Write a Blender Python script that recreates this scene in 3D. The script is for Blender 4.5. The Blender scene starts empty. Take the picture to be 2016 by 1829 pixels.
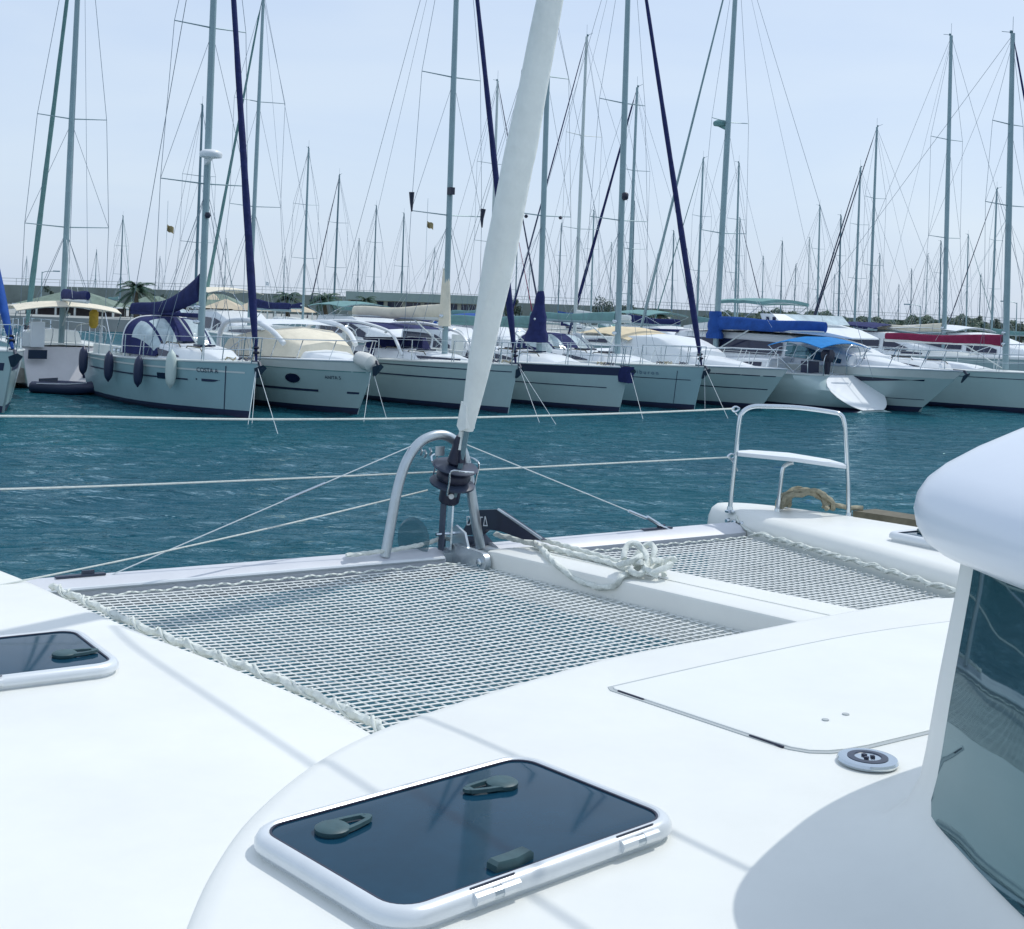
import bpy, math, random
from mathutils import Vector, Matrix
random.seed(11)
sc = bpy.context.scene
rad = math.radians
# ------------------------------------------------------------------ camera
FPX, PPX, PPY, CAMZ = 2609.0, 1008.0, 560.0, 2.7        # focal length and principal point for a 2016 px wide picture
PITCH, ROLL = rad(1.05), rad(2.1)
_F = Vector((0, math.cos(PITCH), math.sin(PITCH))); _U0 = Vector((0, -math.sin(PITCH), math.cos(PITCH))); _R0 = Vector((1, 0, 0))
_R = _R0*math.cos(ROLL) + _U0*math.sin(ROLL); _U = _U0*math.cos(ROLL) - _R0*math.sin(ROLL)
CAM = Vector((0, 0, CAMZ))
cd = bpy.data.cameras.new('camera'); cam = bpy.data.objects.new('camera', cd); sc.collection.objects.link(cam)
cam.matrix_world = Matrix(((_R.x, _U.x, -_F.x, 0), (_R.y, _U.y, -_F.y, 0), (_R.z, _U.z, -_F.z, CAMZ), (0, 0, 0, 1)))
cd.sensor_fit = 'HORIZONTAL'; cd.sensor_width = 36; cd.lens = 36*FPX/2016; cd.shift_y = -(914.5-PPY)/2016
cd.clip_start = 0.05; cd.clip_end = 6000
sc.camera = cam
# ------------------------------------------------------------------ sky, sun, exposure
SUN_AZ, SUN_EL = rad(57), rad(57)
SUN = Vector((math.sin(SUN_AZ)*math.cos(SUN_EL), math.cos(SUN_AZ)*math.cos(SUN_EL), math.sin(SUN_EL)))
w = bpy.data.worlds.new('World'); sc.world = w; w.use_nodes = True
nt = w.node_tree; nt.nodes.clear()
sky = nt.nodes.new('ShaderNodeTexSky'); sky.sky_type = 'NISHITA'; sky.sun_disc = False
sky.sun_elevation = SUN_EL; sky.sun_rotation = SUN_AZ; sky.air_density = 1.0; sky.dust_density = 1.5; sky.ozone_density = 2.0
mx = nt.nodes.new('ShaderNodeMix'); mx.data_type = 'RGBA'; mx.inputs['Factor'].default_value = 0.70
mx.inputs[7].default_value = (7.1, 8.4, 9.9, 1)                       # thin summer haze over the blue
bg = nt.nodes.new('ShaderNodeBackground'); bg.inputs['Strength'].default_value = 0.10
wo = nt.nodes.new('ShaderNodeOutputWorld')
sn = nt.nodes.new('ShaderNodeTexNoise'); sn.inputs['Scale'].default_value = 2.2; sn.inputs['Detail'].default_value = 5; sn.inputs['Distortion'].default_value = .6
sg = nt.nodes.new('ShaderNodeTexCoord'); sm_ = nt.nodes.new('ShaderNodeMapping'); sm_.inputs['Scale'].default_value = (1, 1, 4.5)
nt.links.new(sg.outputs['Generated'], sm_.inputs['Vector']); nt.links.new(sm_.outputs[0], sn.inputs['Vector'])
sr = nt.nodes.new('ShaderNodeValToRGB'); sr.color_ramp.elements[0].position = .42; sr.color_ramp.elements[1].position = .75
sr.color_ramp.elements[0].color = (.655, .785, .985, 1); sr.color_ramp.elements[1].color = (.75, .86, 1.0, 1)
s10 = nt.nodes.new('ShaderNodeVectorMath'); s10.operation = 'SCALE'; s10.inputs['Scale'].default_value = 10.2
nt.links.new(sn.outputs['Fac'], sr.inputs[0]); nt.links.new(sr.outputs[0], s10.inputs[0]); nt.links.new(s10.outputs[0], mx.inputs[7])
nt.links.new(sky.outputs[0], mx.inputs[6]); nt.links.new(mx.outputs[2], bg.inputs[0]); nt.links.new(bg.outputs[0], wo.inputs[0])
sl = bpy.data.lights.new('sun', 'SUN'); sl.energy = 2.1; sl.angle = rad(0.53); sl.color = (1.0, 0.97, 0.92)
so = bpy.data.objects.new('sun', sl); sc.collection.objects.link(so); so.location = (20, 20, 40)
so.rotation_euler = (-SUN).to_track_quat('-Z', 'Y').to_euler()
sc.view_settings.view_transform = 'Standard'; sc.view_settings.look = 'None'; sc.view_settings.exposure = 0.10; sc.view_settings.gamma = 1.0
sc.view_settings.use_curve_mapping = False
# ------------------------------------------------------------------ measuring helpers (where things stand)
def ray(x, y): return _F + _R*((x-PPX)/FPX) + _U*((PPY-y)/FPX)
def pz(x, y, z): d = ray(x, y); return CAM + d*((z-CAMZ)/d.z)
def pplane(x, y, p, n): d = ray(x, y); return CAM + d*((Vector(p)-CAM).dot(n)/d.dot(n))
def pY(x, y, Y): return pplane(x, y, (0, Y, 0), Vector((0, 1, 0)))
ANG = rad(34)                                            # heading of our own boat
EU = Vector((math.cos(ANG), math.sin(ANG), 0)); EV = Vector((-math.sin(ANG), math.cos(ANG), 0)); EZ = Vector((0, 0, 1))
ORG = pz(885, 1100, 1.5); ORG.z = 0
def W(u, v, z): return ORG + EU*u + EV*v + EZ*z           # boat frame: u to starboard, v forward, z above water
def pu(x, y, u): return pplane(x, y, W(u, 0, 0), EU)
def pv(x, y, v): return pplane(x, y, W(0, v, 0), EV)
def inv(p): q = Vector(p)-ORG; return q.dot(EU), q.dot(EV), q.z
# ------------------------------------------------------------------ materials
_M = {}
def mat(name, col, rough=.5, metal=0., spec=.5, bump=None, var=None, coat=0., alpha=1., trans=0.):
    if name in _M: return _M[name]
    m = bpy.data.materials.new(name); m.use_nodes = True; t = m.node_tree; b = t.nodes['Principled BSDF']
    b.inputs['Base Color'].default_value = (*col, 1); b.inputs['Roughness'].default_value = rough
    b.inputs['Metallic'].default_value = metal; b.inputs['Specular IOR Level'].default_value = spec
    b.inputs['Coat Weight'].default_value = coat; b.inputs['Coat Roughness'].default_value = .06
    b.inputs['Alpha'].default_value = alpha; b.inputs['Transmission Weight'].default_value = trans
    tc = t.nodes.new('ShaderNodeTexCoord')
    if var:
        n = t.nodes.new('ShaderNodeTexNoise'); n.inputs['Scale'].default_value = var[0]; n.inputs['Detail'].default_value = 5; n.inputs['Roughness'].default_value = .65
        t.links.new(tc.outputs['Object'], n.inputs['Vector'])
        r = t.nodes.new('ShaderNodeValToRGB'); k = var[1]
        r.color_ramp.elements[0].position = .3; r.color_ramp.elements[1].position = .7
        r.color_ramp.elements[0].color = (*[c*(1-k) for c in col], 1); r.color_ramp.elements[1].color = (*[min(1, c*(1+k)) for c in col], 1)
        t.links.new(n.outputs['Fac'], r.inputs[0]); t.links.new(r.outputs[0], b.inputs['Base Color'])
    if bump:
        n = t.nodes.new('ShaderNodeTexNoise'); n.inputs['Scale'].default_value = bump[0]; n.inputs['Detail'].default_value = 4
        t.links.new(tc.outputs['Object'], n.inputs['Vector'])
        bp = t.nodes.new('ShaderNodeBump'); bp.inputs['Strength'].default_value = bump[1]; bp.inputs['Distance'].default_value = bump[2] if len(bump) > 2 else .01
        t.links.new(n.outputs['Fac'], bp.inputs['Height']); t.links.new(bp.outputs[0], b.inputs['Normal'])
    _M[name] = m; return m
DECK = mat('gelcoat_deck', (.77, .785, .75), .38, spec=.4, bump=(9, .06, .02), var=(1.6, .045))
DECKN = mat('gelcoat_nonskid', (.73, .76, .74), .6, spec=.3, bump=(420, .25, .002), var=(3.0, .025))
ROOFM = mat('gelcoat_roof', (.72, .77, .84), .3, spec=.5, bump=(5, .08, .02), coat=.2)
GROOVE = mat('locker_groove', (.40, .44, .45), .7)
ALU = mat('anodised_aluminium', (.50, .56, .60), .34, metal=.75, var=(30, .06))
ALUW = mat('white_aluminium', (.70, .74, .76), .30, metal=.25, spec=.5, var=(6, .06))
STEEL = mat('stainless_steel', (.62, .68, .72), .16, metal=1.)
BLACK = mat('black_plastic', (.012, .016, .04), .42, var=(20, .25))
NAVYP = mat('dark_grey_plastic', (.035, .05, .085), .45, var=(14, .2))
ACRYL = mat('tinted_acrylic', (.006, .040, .074), .06, spec=.17, var=(9, .12))
GLASS = mat('cabin_glass', (.105, .195, .225), .025, metal=.8)
HANDLE = mat('grey_green_plastic', (.035, .085, .098), .5, var=(40, .15))
ROPE = mat('white_braided_rope', (.66, .70, .66), .85, spec=.2, bump=(220, .5, .004), var=(60, .14))
ROPEB = mat('tan_rope', (.34, .32, .24), .9, spec=.1, bump=(160, .6, .006), var=(40, .25))
NET = mat('net_cord', (.80, .82, .80), .85, spec=.2, var=(5, .10))
SAILC = mat('sail_cover_grey', (.79, .82, .79), .8, spec=.2, bump=(16, .35, .02), var=(5, .06))
WOOD = mat('weathered_teak', (.13, .12, .085), .8, var=(12, .3), bump=(50, .4, .004))
HULLT = mat('seagreen_topsides', (.31, .47, .50), .25, spec=.5, coat=.3, var=(.8, .05))
HULLG = mat('greygreen_topsides', (.40, .52, .52), .25, spec=.5, coat=.3, var=(.8, .06))
HULLP = mat('pale_topsides', (.42, .56, .55), .25, spec=.5, coat=.3, var=(.8, .05))
WHITE = mat('white_gelcoat', (.74, .78, .80), .35, spec=.5, var=(1.5, .04))
OFFW = mat('offwhite_gelcoat', (.64, .68, .66), .4, var=(1.5, .07))
CREAM = mat('cream_canvas', (.74, .69, .56), .85, spec=.2, bump=(6, .5, .03), var=(3, .09))
BEIGE = mat('beige_canvas', (.68, .58, .40), .85, spec=.2, bump=(6, .5, .03), var=(3, .1))
NAVYC = mat('navy_canvas', (.020, .028, .105), .85, spec=.2, bump=(8, .6, .03), var=(4, .25))
BLUEC = mat('blue_canvas', (.018, .075, .30), .8, spec=.2, bump=(8, .6, .03), var=(4, .2))
CYANC = mat('bright_blue_canvas', (.015, .20, .52), .75, spec=.2, bump=(6, .5, .03), var=(3, .15))
REDC = mat('maroon_canvas', (.22, .025, .07), .85, spec=.2, bump=(8, .5, .03), var=(4, .2))
REDB = mat('red_plastic', (.55, .05, .10), .6, var=(6, .15))
TEALC = mat('grey_green_canvas', (.16, .30, .30), .85, spec=.2, bump=(8, .5, .02), var=(4, .12))
NAVYS = mat('navy_stripe', (.020, .030, .075), .4)
ANTIF = mat('antifouling', (.015, .022, .06), .7, var=(3, .3))
WINDK = mat('boat_window', (.012, .018, .05), .08, spec=.6)
CLEAR = mat('clear_vinyl', (.40, .50, .53), .15, spec=.6, bump=(7, .5, .03), var=(2.2, .3))
MASTM = mat('mast_alloy', (.26, .37, .40), .42, metal=.25, var=(2, .08))
MASTD = mat('mast_alloy_dark', (.13, .22, .26), .45, metal=.25, var=(2, .1))
MASTW = mat('mast_painted', (.50, .57, .57), .4, var=(2, .06))
WIRE = mat('rigging_wire', (.16, .22, .27), .4, metal=.4)
WIREL = mat('pale_line', (.60, .66, .68), .6)
TAN = mat('tan_awning', (.55, .48, .36), .9, var=(1, .1))
YELL = mat('yellow_plastic', (.55, .36, .04), .6, var=(8, .2))
# ------------------------------------------------------------------ mesh helpers
COL = sc.collection
class MB:
    def __init__(s): s.v = []; s.f = []; s.m = []
    def add(s, vs, fs, m=0):
        o = len(s.v); s.v += [tuple(p) for p in vs]
        for f in fs: s.f.append([i+o for i in f]); s.m.append(m)
        return s
    def box(s, c, d, rz=0, m=0):
        c = Vector(c); Rm = Matrix.Rotation(rz, 3, 'Z'); q = []
        for z in (-1, 1):
            for x, y in ((-1, -1), (1, -1), (1, 1), (-1, 1)): q.append(c + Rm @ Vector((x*d[0]/2, y*d[1]/2, z*d[2]/2)))
        return s.add(q, [(3, 2, 1, 0), (4, 5, 6, 7), (0, 1, 5, 4), (1, 2, 6, 5), (2, 3, 7, 6), (3, 0, 4, 7)], m)
    def loft(s, rings, closed=True, caps=(True, True), m=0, rowm=None):
        n = len(rings[0]); vs = [p for r in rings for p in r]; fs = []; o = len(s.v); s.v += [tuple(p) for p in vs]
        for i in range(len(rings)-1):
            for j in range(n if closed else n-1):
                k = (j+1) % n
                s.f.append([o+i*n+j, o+i*n+k, o+(i+1)*n+k, o+(i+1)*n+j]); s.m.append(rowm[j] if rowm else m)
        if caps[0]: s.f.append([o+j for j in range(n)][::-1]); s.m.append(m)
        if caps[1]: s.f.append([o+(len(rings)-1)*n+j for j in range(n)]); s.m.append(m)
        return s
    def tube(s, pts, r, n=8, caps=True, m=0, flat=1.0, twist=None):
        pts = [Vector(p) for p in pts]; N = len(pts); up = None; rings = []
        for i, p in enumerate(pts):
            t = (pts[min(i+1, N-1)] - pts[max(i-1, 0)])
            if t.length < 1e-9: t = Vector((0, 0, 1))
            t.normalize()
            if up is None: up = Vector((0, 0, 1)) if abs(t.z) < .9 else Vector((0, 1, 0))
            a = t.cross(up)
            if a.length < 1e-6: a = t.orthogonal()
            a.normalize(); b = a.cross(t); up = b
            rr = r[i] if isinstance(r, (list, tuple)) else r; ring = []
            for k in range(n):
                th = 2*math.pi*k/n
                if twist: q = rr*(1+.20*math.cos(3*(th+twist*i)))
                else: q = rr
                ring.append(p + a*(q*math.cos(th)) + b*(q*flat*math.sin(th)))
            rings.append(ring)
        return s.loft(rings, True, (caps, caps), m)
    def prism(s, poly, off, m=0):
        poly = [Vector(p) for p in poly]; off = Vector(off); n = len(poly)
        return s.add(poly + [p+off for p in poly], [list(range(n))[::-1], list(range(n, 2*n))] + [[i, (i+1) % n, n+(i+1) % n, n+i] for i in range(n)], m)
    def lathe(s, prof, c, n=16, ax=(0, 0, 1), m=0):
        c = Vector(c); ax = Vector(ax).normalized(); a = ax.orthogonal().normalized(); b = ax.cross(a)
        return s.loft([[c + ax*z + a*(r*math.cos(2*math.pi*k/n)) + b*(r*math.sin(2*math.pi*k/n)) for k in range(n)] for r, z in prof], True, (True, True), m)
    def mesh(s, name, mats, smooth=35):
        me = bpy.data.meshes.new(name); me.from_pydata(s.v, [], s.f)
        for mm in (mats if isinstance(mats, (list, tuple)) else [mats]): me.materials.append(mm)
        me.polygons.foreach_set('material_index', s.m)
        if smooth:
            me.polygons.foreach_set('use_smooth', [True]*len(s.f))
            me.update(); me.set_sharp_from_angle(angle=rad(smooth))
        me.update(); return me
    def build(s, name, mats, parent=None, smooth=35, world=False):
        return place(name, s.mesh(name, mats, smooth), parent, world)
def place(name, me, parent=None, world=False, loc=(0, 0, 0), rot=None):
    o = bpy.data.objects.new(name, me); COL.objects.link(o); o.location = loc
    if rot: o.rotation_euler = rot
    if parent:
        o.parent = parent
        if world:
            L = Vector((0, 0, 0)); p = parent
            while p: L += p.location; p = p.parent
            o.location = Vector(loc)-L
    return o
def tag(o, label, cat, group=None, kind=None):
    if label: o['label'] = label
    if cat: o['category'] = cat
    if group: o['group'] = group
    if kind: o['kind'] = kind
    return o
def thing(name, label, cat, loc=(0, 0, 0), rz=0, group=None):
    o = bpy.data.objects.new(name, None); COL.objects.link(o); o.location = loc; o.rotation_euler = (0, 0, rz)
    o.empty_display_size = .3
    return tag(o, label, cat, group)
def struct(o, kind='structure'): o['kind'] = kind; return o
def bez(pts, n=6):                                      # smooth curve through points (Catmull-Rom)
    P = [Vector(p) for p in pts]; out = []
    for i in range(len(P)-1):
        a, b, c, d = P[max(i-1, 0)], P[i], P[i+1], P[min(i+2, len(P)-1)]
        for k in range(n):
            t = k/n; out.append(.5*((2*b)+(c-a)*t+(2*a-5*b+4*c-d)*t*t+(3*b-a-3*c+d)*t**3))
    out.append(P[-1]); return out
def lin(a, b, n): a, b = Vector(a), Vector(b); return [a.lerp(b, i/n) for i in range(n+1)]
def rope_path(pts, step):
    P = [Vector(p) for p in pts]; out = [P[0].copy()]; acc = 0
    for a, b in zip(P, P[1:]):
        L = (b-a).length; d = step-acc
        while d < L: out.append(a.lerp(b, d/L)); d += step
        acc = (acc+L) % step
    return out
def laid_rope(mb, pts, r, n=10):                         # three-strand rope
    q = rope_path(pts, r*.8); return mb.tube(q, r, n, twist=.24)
def text_mesh(body, size, mtl, depth=.002, shear=0, bold=0):
    c = bpy.data.curves.new('lettering', 'FONT'); c.body = body; c.size = size; c.extrude = depth; c.shear = shear; c.offset = bold
    o = bpy.data.objects.new('lettering', c); COL.objects.link(o); bpy.context.view_layer.update()
    me = bpy.data.meshes.new_from_object(o.evaluated_get(bpy.context.evaluated_depsgraph_get())); bpy.data.objects.remove(o); bpy.data.curves.remove(c)
    me.materials.clear(); me.materials.append(mtl); return me
def frame_mat(p, ex, ey): 
    ex = Vector(ex).normalized(); ey = (Vector(ey)-ex*Vector(ey).dot(ex)).normalized(); ez = ex.cross(ey)
    return Matrix(((ex.x, ey.x, ez.x, p[0]), (ex.y, ey.y, ez.y, p[1]), (ex.z, ey.z, ez.z, p[2]), (0, 0, 0, 1)))
def offset_poly(poly, d):                                # plan polygon pushed inwards by d (counter-clockwise)
    n = len(poly); out = []
    for i in range(n):
        a, b, c = Vector(poly[i-1]), Vector(poly[i]), Vector(poly[(i+1) % n])
        e1 = (b-a).normalized(); e2 = (c-b).normalized(); n1 = Vector((-e1.y, e1.x)); n2 = Vector((-e2.y, e2.x))
        m_ = (n1+n2); l = m_.length; m_ = m_/l if l > 1e-6 else n1
        out.append(b + m_*(d/max(.35, m_.dot(n1))))
    return out
# ------------------------------------------------------------------ water
def water_material():
    m = bpy.data.materials.new('harbour_water'); m.use_nodes = True; t = m.node_tree; t.nodes.clear(); N = t.nodes.new; Lk = t.links.new
    tc = N('ShaderNodeTexCoord'); mp = N('ShaderNodeMapping'); mp.inputs['Rotation'].default_value = (0, 0, rad(14)); mp.inputs['Scale'].default_value = (.48, 1.0, 1)
    Lk(tc.outputs['Object'], mp.inputs['Vector'])
    def noise(sc_, det, dist=.4):
        n = N('ShaderNodeTexNoise'); n.inputs['Scale'].default_value = sc_; n.inputs['Detail'].default_value = det; n.inputs['Distortion'].default_value = dist
        Lk(mp.outputs[0], n.inputs['Vector']); return n
    n1, n2, n3, n4 = noise(.8, 3, .8), noise(2.6, 4, 1.2), noise(.10, 3, .3), noise(7.5, 3, .6)
    def madd(x, k, y):
        q = N('ShaderNodeMath'); q.operation = 'MULTIPLY_ADD'; q.inputs[1].default_value = k; Lk(x, q.inputs[0]); Lk(y, q.inputs[2]); return q.outputs[0]
    h = madd(n4.outputs['Fac'], .22, madd(n2.outputs['Fac'], 1.1, n1.outputs['Fac']))
    bp = N('ShaderNodeBump'); bp.inputs['Strength'].default_value = 1.0; bp.inputs['Distance'].default_value = .16; Lk(h, bp.inputs['Height'])
    rg = N('ShaderNodeMapRange'); rg.inputs['From Min'].default_value = .35; rg.inputs['From Max'].default_value = .65; rg.inputs['To Min'].default_value = .45; rg.inputs['To Max'].default_value = 1.0; Lk(n3.outputs['Fac'], rg.inputs['Value']); Lk(rg.outputs[0], bp.inputs['Strength'])
    r = N('ShaderNodeValToRGB'); e = r.color_ramp.elements
    e[0].position = .3; e[0].color = (.007, .050, .080, 1); e[1].position = .72; e[1].color = (.013, .092, .115, 1); Lk(n3.outputs['Fac'], r.inputs[0])
    df = N('ShaderNodeBsdfDiffuse'); Lk(r.outputs[0], df.inputs['Color']); Lk(bp.outputs[0], df.inputs['Normal'])
    gl = N('ShaderNodeBsdfGlossy'); gl.inputs['Roughness'].default_value = .03; gl.inputs['Color'].default_value = (.70, .91, .97, 1); Lk(bp.outputs[0], gl.inputs['Normal'])
    fr = N('ShaderNodeFresnel'); fr.inputs['IOR'].default_value = 1.33; Lk(bp.outputs[0], fr.inputs['Normal'])
    k = N('ShaderNodeMath'); k.operation = 'MULTIPLY'; k.inputs[1].default_value = .66; Lk(fr.outputs[0], k.inputs[0])
    mx_ = N('ShaderNodeMixShader'); Lk(k.outputs[0], mx_.inputs[0]); Lk(df.outputs[0], mx_.inputs[1]); Lk(gl.outputs[0], mx_.inputs[2])
    o = N('ShaderNodeOutputMaterial'); Lk(mx_.outputs[0], o.inputs['Surface']); return m
import numpy as np
def wave_field(X, Y, rs):
    Z = np.zeros_like(X)
    for _ in range(70):
        lam = 10**rs.uniform(math.log10(.28), math.log10(2.6)); th = rad(-62)+rs.normal(0, .55); kx, ky = math.cos(th)*2*math.pi/lam, math.sin(th)*2*math.pi/lam
        Z += lam*.0030*(1 if lam < 1.3 else .6)*np.sin(kx*X+ky*Y+rs.uniform(0, 6.28)+.6*np.sin(.35*(X*ky-Y*kx)/max(.6, abs(kx)+abs(ky))+rs.uniform(0, 6.28)))
    env = .72+.30*np.sin(X*.21+.8*np.sin(Y*.17))*np.sin(Y*.16+1.1*np.sin(X*.13+2))
    return Z*env
WX0, WX1, WY0, WY1 = -24.0, 30.0, 4.0, 58.0
nx, ny = 520, 620
gx = np.linspace(WX0, WX1, nx); gy = WY0+(WY1-WY0)*np.linspace(0, 1, ny)**1.25
GX, GY = np.meshgrid(gx, gy); GZ = wave_field(GX, GY, np.random.RandomState(5))
ed = np.minimum.reduce([(GX-WX0)/1.5, (WX1-GX)/1.5, (GY-WY0)/1.5, (WY1-GY)/2.5, np.ones_like(GX)]).clip(0, 1); GZ *= ed
vv = np.stack([GX, GY, GZ], -1).reshape(-1, 3); ii = (np.arange(ny-1)[:, None]*nx+np.arange(nx-1)[None, :]).reshape(-1)
ff = np.stack([ii, ii+1, ii+nx+1, ii+nx], -1)
wm = bpy.data.meshes.new('harbour_water'); wm.vertices.add(len(vv)); wm.vertices.foreach_set('co', vv.astype(np.float32).reshape(-1))
wm.loops.add(ff.size); wm.loops.foreach_set('vertex_index', ff.astype(np.int32).reshape(-1)); wm.polygons.add(len(ff)); wm.polygons.foreach_set('loop_start', np.arange(0, ff.size, 4, dtype=np.int32))
wm.polygons.foreach_set('use_smooth', np.ones(len(ff), dtype=bool)); wm.update(calc_edges=True); WATERM = water_material(); wm.materials.append(WATERM)
struct(place('harbour_water', wm))
mb = MB(); x0, x1, y0, y1 = WX0, WX1, WY0, WY1; o = [(-1500, -300, 0), (1500, -300, 0), (1500, 3000, 0), (-1500, 3000, 0), (x0, y0, 0), (x1, y0, 0), (x1, y1, 0), (x0, y1, 0)]
mb.add(o, [(0, 1, 5, 4), (1, 2, 6, 5), (2, 3, 7, 6), (3, 0, 4, 7)])
struct(mb.build('open_water', WATERM, smooth=0))
# ================================================================== our own catamaran
cat = thing('catamaran', 'white catamaran foredeck in the foreground with rope trampolines and dark tinted deck hatch', 'boat', W(0, -4, 0))
def cpart(mb, name, m, parent=None, smooth=35): return mb.build(name, m, parent or cat, smooth, world=True)
def ringed(outline, prof, cap=True):                     # outline in plan, prof = [(inset, z)] from the bottom up
    b = MB(); rings = [[W(p[0], p[1], z) for p in offset_poly(outline, d)] for d, z in prof]
    return b.loft(rings, True, (False, cap))
def smooth2(pts, n=5): return [(p.x, p.y) for p in bez([Vector((a, b, 0)) for a, b in pts], n)]
def mir(pts): return [(-a, b) for a, b in pts[::-1]]
# hulls
inner = [(-1.62, -2.9), (-1.60, -2.14), (-1.68, -1.57), (-1.80, -.95), (-1.90, -.2), (-1.95, .12)]
outer = [(-2.02, .40), (-2.16, .48), (-2.36, .32), (-2.50, -.05), (-2.60, -.55), (-2.75, -1.6), (-3.0, -3.0), (-3.2, -4.6), (-3.3, -8.0)]
outl = [(-1.9, -8.0)] + smooth2(inner + outer, 4)
prof = [(.35, -.3), (.12, .3), (.015, 1.0), (0, 1.45), (.006, 1.505), (.022, 1.548), (.05, 1.571), (.085, 1.578)]
b = ringed(outl, prof); cpart(b, 'port_hull', DECK)
b = ringed([(-x, y) for x, y in outl][::-1], [(d, z+.024 if z > 1.1 else z) for d, z in prof]); cpart(b, 'starboard_hull', DECK)
# raised foredeck between the hulls
fpx = [inv(pz(x, y, 1.59))[:2] for x, y in ((345, 1829), (400, 1710), (480, 1600), (600, 1500), (715, 1440), (850, 1392), (1000, 1345), (1200, 1290), (1440, 1245), (1700, 1195), (1870, 1175))]
front = smooth2(fpx + [(1.42, -2.22), (1.80, -2.52), (2.2, -2.85), (2.5, -3.2)], 5)
fd = [(2.7, -3.6), (2.85, -4.6), (2.9, -8), (-2.9, -8), (-2.85, -4.6), (-2.68, -3.6)]
fdo = (front + fd)[::-1]
b = ringed(fdo, [(.02, .9), (0, 1.50), (.005, 1.555), (.016, 1.580), (.036, 1.594), (.07, 1.600)]); cpart(b, 'foredeck', DECK)
# locker lid, flush in the foredeck
lk = smooth2([(-.88, -2.33), (-.30, -2.26), (.34, -2.21), (.9, -2.24), (1.05, -2.3)], 4)
lid = [(-.895, -2.36)] + lk + [(1.05, -3.0), (1.0, -3.05), (-.60, -3.078), (-.68, -3.072), (-.735, -3.058), (-.78, -3.03), (-.808, -2.985), (-.822, -2.92)]
lid = lid[::-1]
b = ringed(lid, [(0, 1.595), (0, 1.6022), (.0145, 1.6024)], cap=False); ob = cpart(b, 'locker_rim', GROOVE)
b = ringed(offset_poly(lid, .0145), [(0, 1.598), (0, 1.6045), (.002, 1.6055), (.006, 1.606)]); ll = cpart(b, 'locker_lid', DECKN)
for x, y in ((1625, 1418), (1665, 1407)):
    c = pz(x, y, 1.606); b = MB(); b.lathe([(.010, 0), (.010, .003), (.006, .0035)], c, 12); cpart(b, 'lid_bolt', GROOVE, ll)
for (a, c_) in (((-.885, -2.38), (-.873, -2.48)), ((-.828, -2.86), (-.815, -2.97))):
    b = MB(); b.tube([W(a[0]+.004, a[1], 1.603), W(c_[0]+.004, c_[1], 1.603)], .0035, 6); cpart(b, 'lid_hinge', BLACK, ll)
# deck filler
c = pz(1708, 1502, 1.602)
b = MB(); b.lathe([(.060, -.002), (.073, .002), (.0755, .008), (.072, .014), (.060, .0165), (.050, .015)], c, 40); fl = cpart(b, 'deck_filler', STEEL)
b = MB(); b.lathe([(.050, .010), (.050, .0165), (.034, .0175), (.030, .012), (.012, .012)], c, 32); cpart(b, 'filler_cap', NAVYP, fl)
for k in range(3):
    a = k*2.1; b = MB(); b.box(c+Vector((.012*math.cos(a), .012*math.sin(a), .0165)), (.010, .010, .005), a); cpart(b, 'key_slot', BLACK, fl)
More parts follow.
